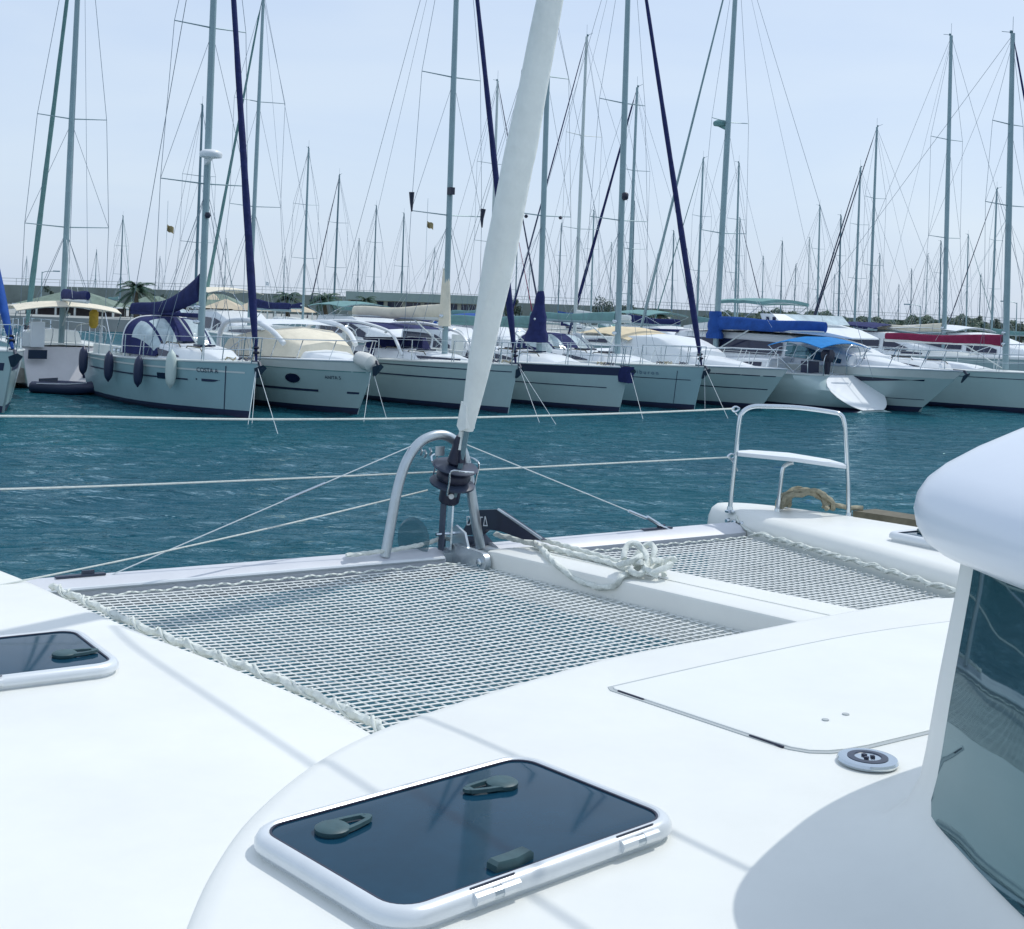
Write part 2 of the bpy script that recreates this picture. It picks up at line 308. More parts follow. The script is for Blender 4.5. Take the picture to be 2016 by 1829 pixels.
# hatches
def rrect(u0, u1, v0, v1, r, n=7):
    out = []
    for cx, cy, a0 in ((u1-r, v1-r, 0), (u0+r, v1-r, 90), (u0+r, v0+r, 180), (u1-r, v0+r, 270)):
        for k in range(n+1): a = rad(a0+90*k/n); out.append((cx+r*math.cos(a), cy+r*math.sin(a)))
    return out
def hatch(u0, u1, v0, v1, z, r, fw, fh, handles, hinges, block=None, yaw=0):
    cu, cv_ = (u0+u1)/2, (v0+v1)/2; RY = Matrix.Rotation(yaw, 2)
    def W(u, v, z_): q = RY @ Vector((u-cu, v-cv_)); return ORG + EU*(cu+q.x) + EV*(cv_+q.y) + EZ*z_
    unrot = lambda p: (cu+(RY.inverted() @ Vector((p[0]-cu, p[1]-cv_))).x, cv_+(RY.inverted() @ Vector((p[0]-cu, p[1]-cv_))).y)
    handles = [(*unrot(h_), h_[2]) for h_ in handles]; block = unrot(block) if block else None
    o = rrect(u0, u1, v0, v1, r); b = MB()
    prof = [(.012, 0), (.012, fh*.3), (0, fh*.34), (0, fh*.62), (.006, fh*.86), (.016, fh), (fw*.82, fh), (fw, fh-.004), (fw, fh-.02)]
    b.loft([[W(p[0], p[1], z+h) for p in offset_poly(o, d)] for d, h in prof], True, (False, False))
    H = cpart(b, 'deck_hatch', ALUW)
    b = MB(); b.loft([[W(p[0], p[1], z+h) for p in offset_poly(o, d)] for d, h in ((fw-.001, 0), (fw-.001, fh-.012), (fw+.004, fh-.006), (fw+.010, fh-.0055))], True, (False, True)); cpart(b, 'tinted_pane', ACRYL, H)
    b = MB(); b.loft([[W(p[0], p[1], z+h) for p in offset_poly(o, d)] for d, h in ((fw-.0015, fh-.004), (fw-.001, fh-.0025), (fw+.0035, fh-.0028), (fw+.004, fh-.006))], True, (False, False)); cpart(b, 'gasket', BLACK, H)
    zt = z+fh-.0055
    for (hu, hv, a) in handles:
        R2 = Matrix.Rotation(a, 2); q2 = lambda x, y, h: W(hu+(R2@Vector((x, y))).x, hv+(R2@Vector((x, y))).y, zt+h)
        b = MB(); b.loft([[q2(-.028+r_*math.cos(2*math.pi*k/22), r_*math.sin(2*math.pi*k/22), h) for k in range(22)] for r_, h in ((.034, 0), (.036, .003), (.036, .010), (.031, .0135), (.012, .014))], True, (False, True)); hd = cpart(b, 'hatch_handle', HANDLE, H)
        b = MB()
        for s_ in (-1, 1): b.loft([[q2(x, s_*y-.006, .004), q2(x, s_*y+.006, .004), q2(x, s_*y+.005, .0115), q2(x, s_*y-.005, .0115)] for x, y in ((-.02, .026), (.02, .021), (.052, .014), (.062, .009))], True, (True, True))
        b.loft([[q2(x, -y, .004), q2(x, y, .004), q2(x, y*.9, .011), q2(x, -y*.9, .011)] for x, y in ((.052, .014), (.066, .012), (.072, .006))], True, (True, True))
        cpart(b, 'handle_fork', HANDLE, H)
    for hu in hinges:
        b = MB(); vv = v0
        b.tube([W(hu-.055, vv+.004, z+fh*.62), W(hu-.012, vv+.004, z+fh*.62)], .0125, 10); b.tube([W(hu+.012, vv+.004, z+fh*.62), W(hu+.055, vv+.004, z+fh*.62)], .0125, 10)
        cpart(b, 'hatch_hinge', ALUW, H)
        b = MB(); b.tube([W(hu-.012, vv+.004, z+fh*.62), W(hu+.012, vv+.004, z+fh*.62)], .0115, 10); cpart(b, 'hinge_pin', ALU, H)
        b = MB(); b.prism([W(hu-.055, vv+fw*.42, z+fh), W(hu+.055, vv+fw*.42, z+fh), W(hu+.055, vv+fw*.53, z+fh), W(hu-.055, vv+fw*.53, z+fh)], (0, 0, .0015)); cpart(b, 'hinge_slit', BLACK, H)
    if block:
        hu, hv = block; b = MB(); rg = lambda s, h: [W(hu+x*s, hv+y*s, zt+h) for x, y in ((-.05, -.017), (.0, -.023), (.05, -.012), (.05, .016), (0, .012), (-.05, .012))]
        b.loft([rg(1, 0), rg(1, .012), rg(.86, .018)], True, (False, True)); cpart(b, 'stay_block', HANDLE, H)
    return H
h1 = inv(pz(676, 1618, 1.652)); h2 = inv(pz(968, 1540, 1.652)); h3 = inv(pz(1005, 1688, 1.65))
hatch(-2.225, -1.448, -3.343, -2.825, 1.6, .085, .030, .044, [(h1[0], h1[1], rad(4)), (h2[0], h2[1], rad(172))], [-1.99, -1.60], (h3[0], h3[1]), rad(8.5))
h1 = inv(pz(145, 1298, 1.60))
hatch(-2.60, -2.045, -1.525, -1.035, 1.578, .085, .030, .040, [(h1[0], h1[1]+.0, rad(0))], [-2.45], None)
hatch(2.02, 2.44, -1.45, -.90, 1.602, .05, .04, .045, [(2.2, -1.0, rad(60))], [2.2], None)
# cross beam: white extrusion with a step, and its end plates
def sweep_beam(us, prof, name, m):
    b = MB(); b.loft([[W(u, v+dv, z) for v, z in prof] for u, dv in us], True, (True, True)); return cpart(b, name, m, smooth=25)
BEAMM = mat('beam_dimmed_white', (.58, .60, .64), .4, var=(5, .05))  # white beam greyed: its less lit top is put into the base colour
bp_ = [(-.075, 1.475), (-.075, 1.505), (-.060, 1.515), (-.030, 1.535), (.02, 1.548), (.06, 1.540), (.085, 1.50), (.08, 1.42), (-.05, 1.42)]
bm = sweep_beam([(-1.98, .06), (-1.0, .05), (-.04, .04)], bp_, 'cross_beam', BEAMM)
sweep_beam([(.28, .04), (1.0, .05), (1.92, .06)], bp_, 'cross_beam', BEAMM)
b = MB(); b.tube([W(-1.94, -.016, 1.512), W(-1.0, -.024, 1.512), W(-.05, -.034, 1.512)], .010, 8); cpart(b, 'beam_lip', ALUW, bm)
b = MB(); b.loft([[W(u, -.084, z) for u, z in ((-1.9, 1.455), (-.05, 1.455), (-.05, 1.474), (-1.9, 1.474))], [W(u, -.070, z) for u, z in ((-1.9, 1.455), (-.05, 1.455), (-.05, 1.474), (-1.9, 1.474))]], True, (True, True)); cpart(b, 'bolt_rope_track', ALU, bm)
sweep_beam([(-.04, .04), (.28, .04)], [(-.05, 1.43), (-.05, 1.53), (.07, 1.53), (.07, 1.43)], 'beam_saddle', ALU)
for px, py, u in ((175, 1143, -1.7), (1305, 1043, 1.62)):
    b = MB(); q = inv(pz(px, py, 1.55)); b.box(W(q[0], .07, 1.549), (.20, .03, .008), ANG); b.box(W(q[0]+.03, .07, 1.558), (.05, .012, .02), ANG); cpart(b, 'stay_chainplate', NAVYP)
# longeron with the tunnel for the anchor chain
def lsec(v, ua, ub, zt, zb):
    w_ = ub-ua
    return [W(ua+.02, v, zb), W(ua, v, zt-.020), W(ua+.006, v, zt-.006), W(ua+.020, v, zt), W(ua+w_*.36, v, zt+.004), W(ua+w_*.40, v, zt+.004), W(ua+w_*.405, v, zt-.012), W(ua+w_*.445, v, zt-.012), W(ua+w_*.45, v, zt+.004), W(ua+w_*.5, v, zt+.004), W(ub-.02, v, zt), W(ub, v, zt-.02), W(ub-.02, v, zb)]
b = MB(); sec = []
for t in (0, .012, .05, .3, .55, .93):
    e = 0 if t > .04 else (.035 if t == 0 else .01)
    sec.append(lsec(-.17-1.95*t, .07+.29*t+e, .42+.33*t-e, 1.574+.014*t-e*.8, 1.38))
b.loft(sec, True, (True, True)); cpart(b, 'longeron', DECK, smooth=40)
q0, q1 = W(.03, -.02, 1.53), W(.10, -.24, 1.50)
b = MB(); pr = []
for k in range(9): a = rad(-90+180*k/8); pr.append(W(.075, -.20, 1.515) + EV*(-.045*math.cos(a)) + EZ*(.045*math.sin(a)))
for k in range(9): a = rad(90+180*k/8); pr.append(W(.03, -.02, 1.525) + EV*(-.05*math.cos(a)) + EZ*(.05*math.sin(a)))
b.prism(pr, -EU*.028); br = cpart(b, 'beam_bracket', ALU)
b = MB(); b.lathe([(.020, 0), (.020, .012), (.014, .016)], W(.075-.028, -.20, 1.515), 14, -EU); cpart(b, 'bracket_bolt', STEEL, br)
# rope trampolines: every cord of the net
def clip(poly, fix, val):
    xs = []
    n = len(poly)
    for i in range(n):
        a, c = poly[i], poly[(i+1) % n]
        if (a[fix]-val)*(c[fix]-val) < 0:
            t = (val-a[fix])/(c[fix]-a[fix]); xs.append(a[1-fix]+t*(c[1-fix]-a[1-fix]))
    xs.sort(); return list(zip(xs[::2], xs[1::2]))
def net(poly, name, z0, sag, ctr):
    root = None; b = MB(); rr = .0029
    us = [p[0] for p in poly]; vs = [p[1] for p in poly]
    def zz(u, v, k): return z0 - sag*max(0, 1-((u-ctr[0])/ctr[2])**2)*max(0, 1-((v-ctr[1])/ctr[3])**2) + .0016*k
    for fix, lo, hi in ((0, min(us), max(us)), (1, min(vs), max(vs))):
        k = 0; val = lo+.012
        while val < hi:
            k += 1
            for a, c in clip(poly, fix, val):
                if c-a < .02: continue
                n = max(2, int((c-a)/.0275/2)); pts = []
                for i in range(n+1):
                    q = a+(c-a)*i/n; wv = val+.0022*math.sin(q*17+k*.6)+random.gauss(0, .0009)
                    u, v = (wv, q) if fix == 0 else (q, wv)
                    pts.append(W(u, v, zz(u, v, 1 if fix else -1)))
                b.tube(pts, rr, 4, caps=False)
            val += .041
    o = b.build(name, NET, cat, 60, world=True); struct(o, 'stuff')
    return o
edgeP = smooth2([(-1.60, -2.42), (-1.585, -2.12), (-1.66, -1.57), (-1.78, -.95), (-1.88, -.2), (-1.9, -.09)], 4)
aftP = [(-1.62, -2.5), (-1.0, -2.35), (.36, -2.1)]
npoly = aftP + [(.30, -1.7), (.09, -.25), (.03, -.1)] + edgeP[::-1]
net(npoly, 'trampoline_net', 1.494, .035, (-.8, -1.0, 1.1, 1.1))
spoly = [(.44, -.1), (.46, -.3), (.70, -1.74), (.75, -2.1), (1.56, -2.4)] + [(1.64, -1.55), (1.755, -.95), (1.85, -.3), (1.86, -.09)]
net(spoly, 'trampoline_net', 1.494, .03, (1.2, -.95, .75, 1.0))
# lacing ropes round the nets
def lacing(path, zr, out, name, big, step):
    b = MB(); pts = []
    P = rope_path([W(u, v, zr) for u, v in path], .03)
    for i, p in enumerate(P): pts.append(p + EZ*(.004*math.sin(i*1.1)) + EU*(.004*math.sin(i*.83)))
    laid_rope(b, pts, big, 8); o = cpart(b, name, ROPE, smooth=60)
    b = MB(); hp = []; Q = rope_path(pts, .011)
    for i, p in enumerate(Q):
        th = i*.011/step*2*math.pi + .5*math.sin(i*.05); hp.append(p+out*((big+.003)*math.cos(th))+EZ*((big+.003)*math.sin(th)))
    b.tube(hp, .0048, 6)
    for i in range(0, len(P)-3, max(2, int(step/.03))):
        a, c_ = P[i], P[min(len(P)-1, i+3)]; wob = random.uniform(.6, 1.2)
        b.tube(bez([a+out*.008+EZ*big, a.lerp(c_, .5)-out*(.012+.01*wob)+EZ*.008, c_-out*.034*wob-EZ*.012], 4), .0045, 6)
    cpart(b, 'lacing_cord', ROPE, o, smooth=60)
lacing([(u+.004, v) for u, v in edgeP], 1.556, -EU, 'edge_rope', .0118, .20)
lacing([(1.56, -2.3), (1.645, -1.55), (1.76, -.95), (1.855, -.3), (1.865, -.12)], 1.522, EU, 'edge_rope', .0105, .15)
b = MB(); laid_rope(b, [W(u, -.097+.006*math.sin(u*40), 1.497+.004*math.sin(u*63)) for u in [-1.9+.02*k for k in range(96)]], .0048, 6); cpart(b, 'edge_rope', ROPE, smooth=60)
b = MB(); laid_rope(b, [W(u, -.097+.006*math.sin(u*40), 1.497+.004*math.sin(u*63)) for u in [.52+.02*k for k in range(67)]], .0048, 6); cpart(b, 'edge_rope', ROPE, smooth=60)
b = MB(); b.tube(bez([W(1.88, -.10, 1.52), W(1.93, .02, 1.53), W(1.955, .10, 1.56), W(1.96, .11, 1.58)], 5), .007, 6); cpart(b, 'corner_lashing', ROPE)
# pulpit with helm seat on the far bow
A_, B_ = Vector(W(1.99, .17, 1.60)), Vector(W(2.50, -.24, 1.60)); nrm = (B_-A_).cross(EZ).normalized()
pp = lambda x, y: pplane(x, y, A_, nrm)
tl = [pp(1437, 1006), pp(1441, 960), pp(1448, 900), pp(1456, 830), pp(1462, 812), pp(1480, 801), pp(1510, 800), pp(1575, 803), pp(1640, 812), pp(1655, 817), pp(1661, 829), pp(1665, 860), pp(1670, 950), pp(1671, 1018)]
b = MB(); b.tube(bez(tl, 5), .0135, 10); pul = cpart(b, 'bow_pulpit', STEEL, smooth=60)
b = MB(); q = [pp(1452, 889), pp(1480, 890), pp(1560, 897), pp(1640, 909), pp(1664, 914)]
w_ = [.07, .17, .22, .17, .07]
rt = [p - nrm*0 for p in q]; sgn = 1 if (nrm.dot(CAM-A_) > 0) else -1
ring = [p + nrm*sgn*wv*.55 for p, wv in zip(q, w_)] + [p - nrm*sgn*wv*.75 for p, wv in list(zip(q, w_))[::-1]]
ring2 = [p for p in ring]
b.loft([[p-EZ*.022 for p in ring2], [p-EZ*.004 for p in ring2], [p for p in [(p-q[2])*.985+q[2] for p in ring2]]], True, (True, True)); cpart(b, 'pulpit_seat', WHITE, pul)
b = MB(); b.tube(bez([pp(1530, 1010), pp(1536, 960), pp(1541, 925), pp(1548, 915), pp(1562, 911)], 4), .0115, 10); cpart(b, 'seat_strut', STEEL, pul)
for x, y in ((1437, 1006), (1530, 1010), (1671, 1018)):
    b = MB(); b.lathe([(.028, -.004), (.03, .006), (.018, .012), (.016, .03)], pp(x, y)-EZ*.004, 14); cpart(b, 'deck_socket', STEEL, pul)
for x, y in ((1400, 1026), (1430, 1036), (1462, 1034)):
    b = MB(); c = pv(x, y, .10); b.lathe([(.017, 0), (.017, .012), (.011, .022)], W(1.955, .16-.11*((x-1400)/62), 1.54), 12, -EU); cpart(b, 'beam_bolt', STEEL)
# lines across the bows
vb = .17
def line_px(name, pix, r, m=WIREL, u=None, v=vb, n=8):
    b = MB(); b.tube(bez([pv(x, y, v) for x, y in pix], n), r, 6); return cpart(b, name, m)
line_px('guard_line', [(-160, 819), (150, 820), (500, 825.5), (900, 822.5), (1250, 813), (1445, 804.5)], .0052, ROPE)
line_px('guard_line', [(-160, 967), (200, 957), (620, 940), (1000, 922), (1300, 907), (1437, 900)], .0046, ROPE)
for x, y in ((1448, 806), (1440, 899)):
    b = MB(); c = pv(x, y, vb); b.tube(bez([c+EU*.03+EZ*.004, c+EZ*.016, c-EU*.03, c-EZ*.014, c+EU*.03], 4), .006, 6); b.tube(bez([c-EU*.02, c+EU*.03-EZ*.05, c+EU*.05-EZ*.085], 4), .004, 5); cpart(b, 'line_shackle', STEEL)
# striker arch over the beam
av = .015
arch = [(758, 1096), (768, 1040), (780, 975), (792, 930), (806, 898), (826, 872), (850, 859), (874, 857), (896, 868), (910, 886), (921, 925), (930, 985), (938, 1035), (946, 1078)]
b = MB(); b.tube(bez([pv(x, y, av) for x, y in arch], 5), .024, 12); ar = cpart(b, 'striker_arch', ALU, smooth=60)
b = MB(); b.tube([pv(864, 853, av), pv(872, 852, av)], .012, 8); cpart(b, 'arch_fitting', STEEL, ar)
b = MB()
for x, y in ((828, 888), (836, 893), (846, 889)): b.tube(bez([pv(x, y-6, av), pv(x+3, y, av-.02), pv(x, y+7, av)], 3), .006, 6)
b.box(pv(866, 888, av), (.05, .004, .045), ANG); cpart(b, 'bow_light_bracket', ALU, ar)
# bobstays from the arch to the beam ends
b = MB(); b.tube([pv(915, 874, av), pv(1238, 1006, .05)], .0030, 6); st = cpart(b, 'bobstay', WIREL)
b = MB(); b.tube([pv(1238, 1006, .05), pv(1272, 1020, .055)], .008, 8); b.tube([pv(1274, 1018, .055), pv(1298, 1033, .06)], .0105, 8); b.tube([pv(1298, 1033, .06), pv(1318, 1042, .06)], .006, 8); cpart(b, 'turnbuckle', STEEL, st)
b = MB(); b.tube([pv(820, 874, av), pv(214, 1134, .06)], .0026, 6); st = cpart(b, 'bobstay', WIREL)
b = MB(); b.tube([pv(640, 951, .03), pv(560, 985, .03)], .006, 8); cpart(b, 'turnbuckle', STEEL, st)
fp0 = pu(842, 965, -.05); fp1 = pz(-40, 1160, 1.57)
b = MB(); b.tube(bez([fp0, fp0.lerp(fp1, .35)-EZ*.012, fp0.lerp(fp1, .7)-EZ*.012, fp1], 6), .0036, 6); cpart(b, 'furling_line', ROPE)
# roller furling headsail on the forestay (centre plane of the boat)
s0, s1 = pu(893, 985, 0), pu(1082, 0, 0); sd = (s1-s0).normalized()
def onstay(px, py): return pu(px, py, 0)
top = s0 + sd*12.5
b = MB(); pts = []; rr = []; L0 = (pu(905, 838, 0)-s0).length
N = 150
for i in range(N+1):
    t = L0 + (11.6-L0)*(i/N)**1.6; pts.append(s0+sd*t)
    q = t-L0; T_ = ((0, .030), (.35, .056), (.85, .074), (1.4, .069), (2.1, .058), (5, .052), (12, .026))
    for (qa, ra), (qb, rb_) in zip(T_, T_[1:]):
        if qa <= q <= qb: base_r = ra+(rb_-ra)*(q-qa)/(qb-qa)
    rr.append(base_r*(1+.02*math.sin(t*5.3)+.018*math.sin(t*11.7+1)))
seg = 40; a_ = sd.cross(EU).normalized(); c_ = sd.cross(a_); rings = []
for i, p in enumerate(pts):
    ph = (p-s0).length*2.3; ring = []
    for k in range(seg):
        th = 2*math.pi*k/seg; d = ((th-ph) % (2*math.pi))/(2*math.pi); q = rr[i]*(.95+.09*d) ; ring.append(p + a_*(q*math.cos(th)) + c_*(q*math.sin(th)))
    rings.append(ring)
b.loft(rings, True, (True, True)); gen = cpart(b, 'furled_headsail', SAILC, smooth=70)
b = MB(); b.prism([pu(899, 838, -.03), pu(908, 790, -.04), pu(918, 800, -.04), pu(917, 844, -.03), pu(905, 850, -.03)], EU*.05); cpart(b, 'sail_tack_flap', SAILC, gen)
b = MB(); b.tube([s0+sd*.02, s0+sd*(L0+.1)], .013, 8); cpart(b, 'forestay_foil', MASTD, gen)
b = MB(); t0 = pu(906, 850, -.01); b.tube([t0, pu(899, 890, -.02)], .005, 6); b.tube([pu(911, 845, 0), pu(906, 886, -.01)], .011, 8); cpart(b, 'tack_strap', SAILC, gen)
dc = pu(893, 936, 0); b = MB()
b.lathe([(.02, .055), (.105, .052), (.112, .046), (.108, .040), (.048, .034), (.044, -.022), (.10, -.030), (.110, -.036), (.108, -.046), (.03, -.052)], dc, 28, sd); dr = cpart(b, 'furling_drum', NAVYP)
b = MB(); b.lathe([(.060, .03), (.078, .016), (.084, 0), (.08, -.016), (.06, -.028)], dc, 20, sd); cpart(b, 'wound_line', BLACK, dr)
b = MB(); b.lathe([(.030, .05), (.044, .07), (.036, .12), (.030, .17), (.022, .20)], dc, 16, sd); b.box(dc+sd*.10+EV*-.03, (.03, .04, .06), ANG); cpart(b, 'tack_swivel', BLACK, dr)
b = MB()
for a in (20, 140, 260):
    d_ = (a_*math.cos(rad(a))+c_*math.sin(rad(a))); d2 = (a_*math.cos(rad(a+55))+c_*math.sin(rad(a+55)))
    b.tube(bez([dc+d_*.05-sd*.075, dc+d_*.112-sd*.06, dc+d_*.119, dc+d_*.119+sd*.062, dc+((d_+d2).normalized())*.121+sd*.068, dc+d2*.119+sd*.062], 4), .0048, 6)
cpart(b, 'drum_cage', STEEL, dr)
b = MB(); e0 = dc-sd*.055; b.lathe([(.050, 0), (.050, -.075), (.040, -.085)], e0, 14, sd); cpart(b, 'drum_housing', BLACK, dr)
b = MB(); b.lathe([(.013, 0), (.013, .006)], e0-sd*.045-EV*.045-EU*.02, 12, -EV-EU*.4); cpart(b, 'drum_badge', WHITE, dr)
feet = pz(868, 1080, 1.54)
for du in (-.03, .012):
    b = MB(); p0, p1 = e0-sd*.06+EU*du, Vector(W(-.02, .0, 1.545))+EU*du; b.loft([[p+EV*x+EU*y for x, y in ((-.020, -.005), (.020, -.005), (.020, .005), (-.020, .005))] for p in (p0, p0.lerp(p1, .5), p1)], True, (True, True)); cpart(b, 'toggle_plate', NAVYP if du < 0 else STEEL, dr)
b = MB(); b.tube([e0-sd*.09+EU*.035, e0-sd*.19+EU*.03], .004, 6); b.lathe([(.006, -.014), (.014, -.006), (.014, .006), (.006, .014)], e0-sd*.20+EU*.03, 12); b.tube([Vector(W(-.08, .0, 1.62)), Vector(W(.06, 0, 1.62))], .008, 8); cpart(b, 'toggle_pin', STEEL, dr)
# sheets leading aft from the clew, own mast behind the picture
b = MB(); b.tube(bez([W(0, -.95, 4.50), W(-.03, -1.35, 4.49), W(-.05, -2.4, 4.42), W(-.1, -4.2, 4.3)], 6), .0085, 6); cpart(b, 'jib_sheet', ROPE)
b = MB(); b.tube(bez([W(0, -.95, 4.45), W(.13, -2.31, 4.12), W(.12, -3.5, 3.97), W(.1, -4.25, 3.9)], 6), .0085, 6); cpart(b, 'jib_sheet', ROPE)
b = MB(); b.tube([W(0, -4.3, 2.53), W(0, -4.4, 15.5)], .10, 14); cpart(b, 'mast', ALUW)
# cabin and its overhanging roof
side = [(-.995, -3.555), (-1.012, -3.580), (-1.15, -3.79), (-1.32, -4.08), (-1.52, -4.5), (-1.68, -5.1), (-1.75, -6.0), (-1.75, -7.5)]
frontc = [(.9, -3.54), (.5, -3.46), (0, -3.43), (-.5, -3.46), (-.9, -3.53)]
co = smooth2(frontc, 3)[:-1] + [(-.9, -3.53), (-.965, -3.542)] + side + mir(side) + [(.965, -3.542)]
prof = [(-.30, 1.597), (-.22, 1.604), (-.14, 1.616), (-.08, 1.64), (-.035, 1.685), (-.01, 1.74), (0, 1.80), (.02, 1.95), (.05, 2.15), (.065, 2.27)]
b = ringed(co, prof, cap=True); cab = cpart(b, 'cabin', DECK, smooth=50)
sp = [Vector((x, y)) for x, y in smooth2(side[1:], 8)]; acc = 0; cols = []
def ins_at(z):
    P = [(d, zz_) for d, zz_ in prof]
    for (d0, z0), (d1, z1) in zip(P, P[1:]):
        if z0 <= z <= z1: return d0+(d1-d0)*(z-z0)/(z1-z0)
    return P[-1][0]
b = MB(); rings = []
for i, p in enumerate(sp):
    if i: acc += (p-sp[i-1]).length
    if acc < .05: continue
    s_ = acc-.05; e = (sp[min(i+1, len(sp)-1)]-sp[i-1]).normalized(); n_ = Vector((e.y, -e.x))
    if n_.dot(p-Vector((0, -5))) < 0: n_ = -n_
    k = max(0, 1-s_/.07)**2; za, zb = 1.705+.05*k, 2.215-.03*k; col = []
    for j in range(11):
        z = za+(zb-za)*j/10; q = p - n_*(ins_at(z)-.004); col.append(W(q.x, q.y, z))
    rings.append(col)
b.loft(rings, False, (False, False)); cpart(b, 'cabin_window', GLASS, cab, smooth=60)
rp = [(.82, -3.42), (.45, -3.29), (0, -3.24), (-.45, -3.285), (-.83, -3.42), (-1.07, -3.565), (-1.20, -3.76), (-1.34, -4.10), (-1.47, -4.7), (-1.58, -5.4), (-1.62, -7.5)]
ro = smooth2(rp, 6); ro = ro + [(-x, y) for x, y in ro[::-1] if y < -3.43]
b = ringed(ro, [(.30, 2.25), (.15, 2.228), (.085, 2.224), (.050, 2.232), (.022, 2.252), (.006, 2.280), (0, 2.310), (.006, 2.342), (.025, 2.372), (.06, 2.402), (.12, 2.440), (.20, 2.482), (.32, 2.532), (.5, 2.585), (.75, 2.63)]); cpart(b, 'cabin_roof', ROOFM, smooth=60)
# --- loose things lying on the catamaran
anc = thing('anchor', 'black plough anchor with white lettering stowed at the catamaran bow roller', 'anchor', W(.24, -.1, 1.55))
au = .235
poly = [(905, 1055), (930, 1012), (944, 1004), (979, 1003), (1068, 1064), (1030, 1062), (985, 1046), (958, 1042), (946, 1052)]
b = MB(); b.prism([pu(x, y, au) for x, y in poly], EU*.028); sh = b.build('shank', BLACK, anc, 0, world=True)
b = MB(); b.tube([pu(981, 1003, au), pu(1066, 1061, au)], .007, 6); b.build('shank_edge', ALU, sh, world=True)
b = MB(); b.loft([[W(au-.10, .12, 1.50), W(au+.014, .10, 1.60), W(au+.13, .12, 1.50), W(au+.014, .06, 1.47)], [W(au-.06, .28, 1.42), W(au+.014, .28, 1.50), W(au+.09, .28, 1.42), W(au+.014, .24, 1.40)], [W(au, .45, 1.30), W(au+.014, .45, 1.32), W(au+.03, .45, 1.30), W(au+.014, .44, 1.28)]], True, (True, True)); b.build('fluke', NAVYP, anc, world=True)
me = text_mesh('DELTΔ', .066, mat('white_lettering', (.7, .74, .76), .5), .0008)
t0 = pu(918, 1034, au-.002); me.transform(frame_mat(t0, pu(960, 1036, au-.002)-t0, EZ)); place('lettering', me, anc, True)
b = MB(); b.prism([W(.04, y, z) for y, z in ((-.12, 1.52), (.16, 1.50), (.20, 1.56), (.10, 1.60), (.02, 1.655), (-.06, 1.63))], EU*.012); rl = cpart(b, 'bow_roller', ALU)
b = MB(); b.tube([W(.03, .12, 1.555), W(.2, .12, 1.555)], .022, 10); cpart(b, 'roller_wheel', NAVYP, rl)
b = MB(); b.lathe([(.02, 0), (.09, .004), (.105, .02), (.09, .036), (.02, .04)], W(-.16, .10, 1.585), 20, (EU+EV*.3)); cpart(b, 'spool', mat('clear_spool', (.05, .15, .19), .25, alpha=.55), rl)
b = MB(); laid_rope(b, bez([W(-.55, -.0, 1.556), W(-.3, .01, 1.562), W(-.12, .03, 1.575), W(.02, .05, 1.60)], 8), .010, 8); o = b.build('mooring_line', ROPE, None, 60); tag(o, 'short white twisted line lying along the beam beneath the furling drum', 'rope')
# mooring rope along the longeron: bridle, hanging loop and the coil
zt = 1.585
def pzl(*pts, z=zt): return [pz(x, y, z) for x, y in pts]
ml = thing('mooring_rope', 'white braided mooring rope knotted into a bundle on the longeron', 'rope', W(.4, -1.0, 1.58))
b = MB(); laid_rope(b, bez(pzl((975, 1052), (1040, 1068), (1120, 1088), (1200, 1108), (1245, 1125), z=1.595), 10), .0125); b.build('bridle_leg', ROPE, ml, 60, world=True)
b = MB(); laid_rope(b, bez(pzl((1040, 1054), (1110, 1074), (1180, 1094), (1240, 1112), z=1.597), 10), .011); b.build('bridle_leg', ROPE, ml, 60, world=True)
lp = [pz(1050, 1066, 1.60), pz(1072, 1085, 1.60), pz(1092, 1108, 1.59)]+[pu(x, y, u) for x, y, u in ((1112, 1125, .150), (1140, 1143, .165), (1180, 1156, .178), (1208, 1153, .19), (1222, 1138, .20))]+[pz(1240, 1126, 1.60), pz(1262, 1122, 1.60)]
b = MB(); laid_rope(b, bez(lp, 10), .0125); b.build('hanging_loop', ROPE, ml, 60, world=True)
kc = pz(1272, 1128, 1.60); ku, kv, _ = inv(kc)
for k in range(6):
    b = MB(); pts = []; tilt = random.uniform(.2, .95); ph = random.uniform(0, 6); ru, rv = random.uniform(.055, .085), random.uniform(.03, .05); du, dv = random.uniform(-.04, .05), random.uniform(-.06, .07)
    for i in range(26):
        a = ph+i/25*5.6; pts.append(W(ku+du+ru*math.cos(a)*.9, kv+dv+rv*math.sin(a)*1.4+.02*math.cos(a), 1.604+.008*k*.5+max(0, (.055*tilt)*(1+math.sin(a+k*.7)))))
    laid_rope(b, pts, .0125); b.build('coil_turn', ROPE, ml, 60, world=True)
# tan mooring warp heaped on the far bow
tr = thing('mooring_warp', 'thick tan mooring warp heaped on the far bow below the pulpit seat', 'rope', pz(1590, 1000, 1.6))
heap = [pp(1545, 1007), pp(1560, 990), pp(1572, 978), pp(1592, 973), pp(1612, 980), pp(1628, 994), pp(1650, 1005), pp(1672, 1010)]
ex_ = (B_-A_).normalized(); bk = -nrm*sgn; c0 = pp(1592, 1007)+bk*.10
for k in range(6):
    R_ = .125-.010*(k % 3); c1 = c0+ex_*(.012*(k-2.5))+bk*(.016*(k-2)); b = MB(); pts = []
    for i in range(30):
        a = -.35+i/29*(math.pi+.7)+.12*math.sin(k*2.1); p = c1+ex_*(R_*1.15*math.cos(a))+bk*(.05*math.sin(a*1.3+k))+EZ*(max(.0, R_*.78*math.sin(a))+.012+.006*math.sin(i*.9+k)); pts.append(p)
    laid_rope(b, pts, .0135); b.build('warp_turn', ROPEB, tr, 60, world=True)
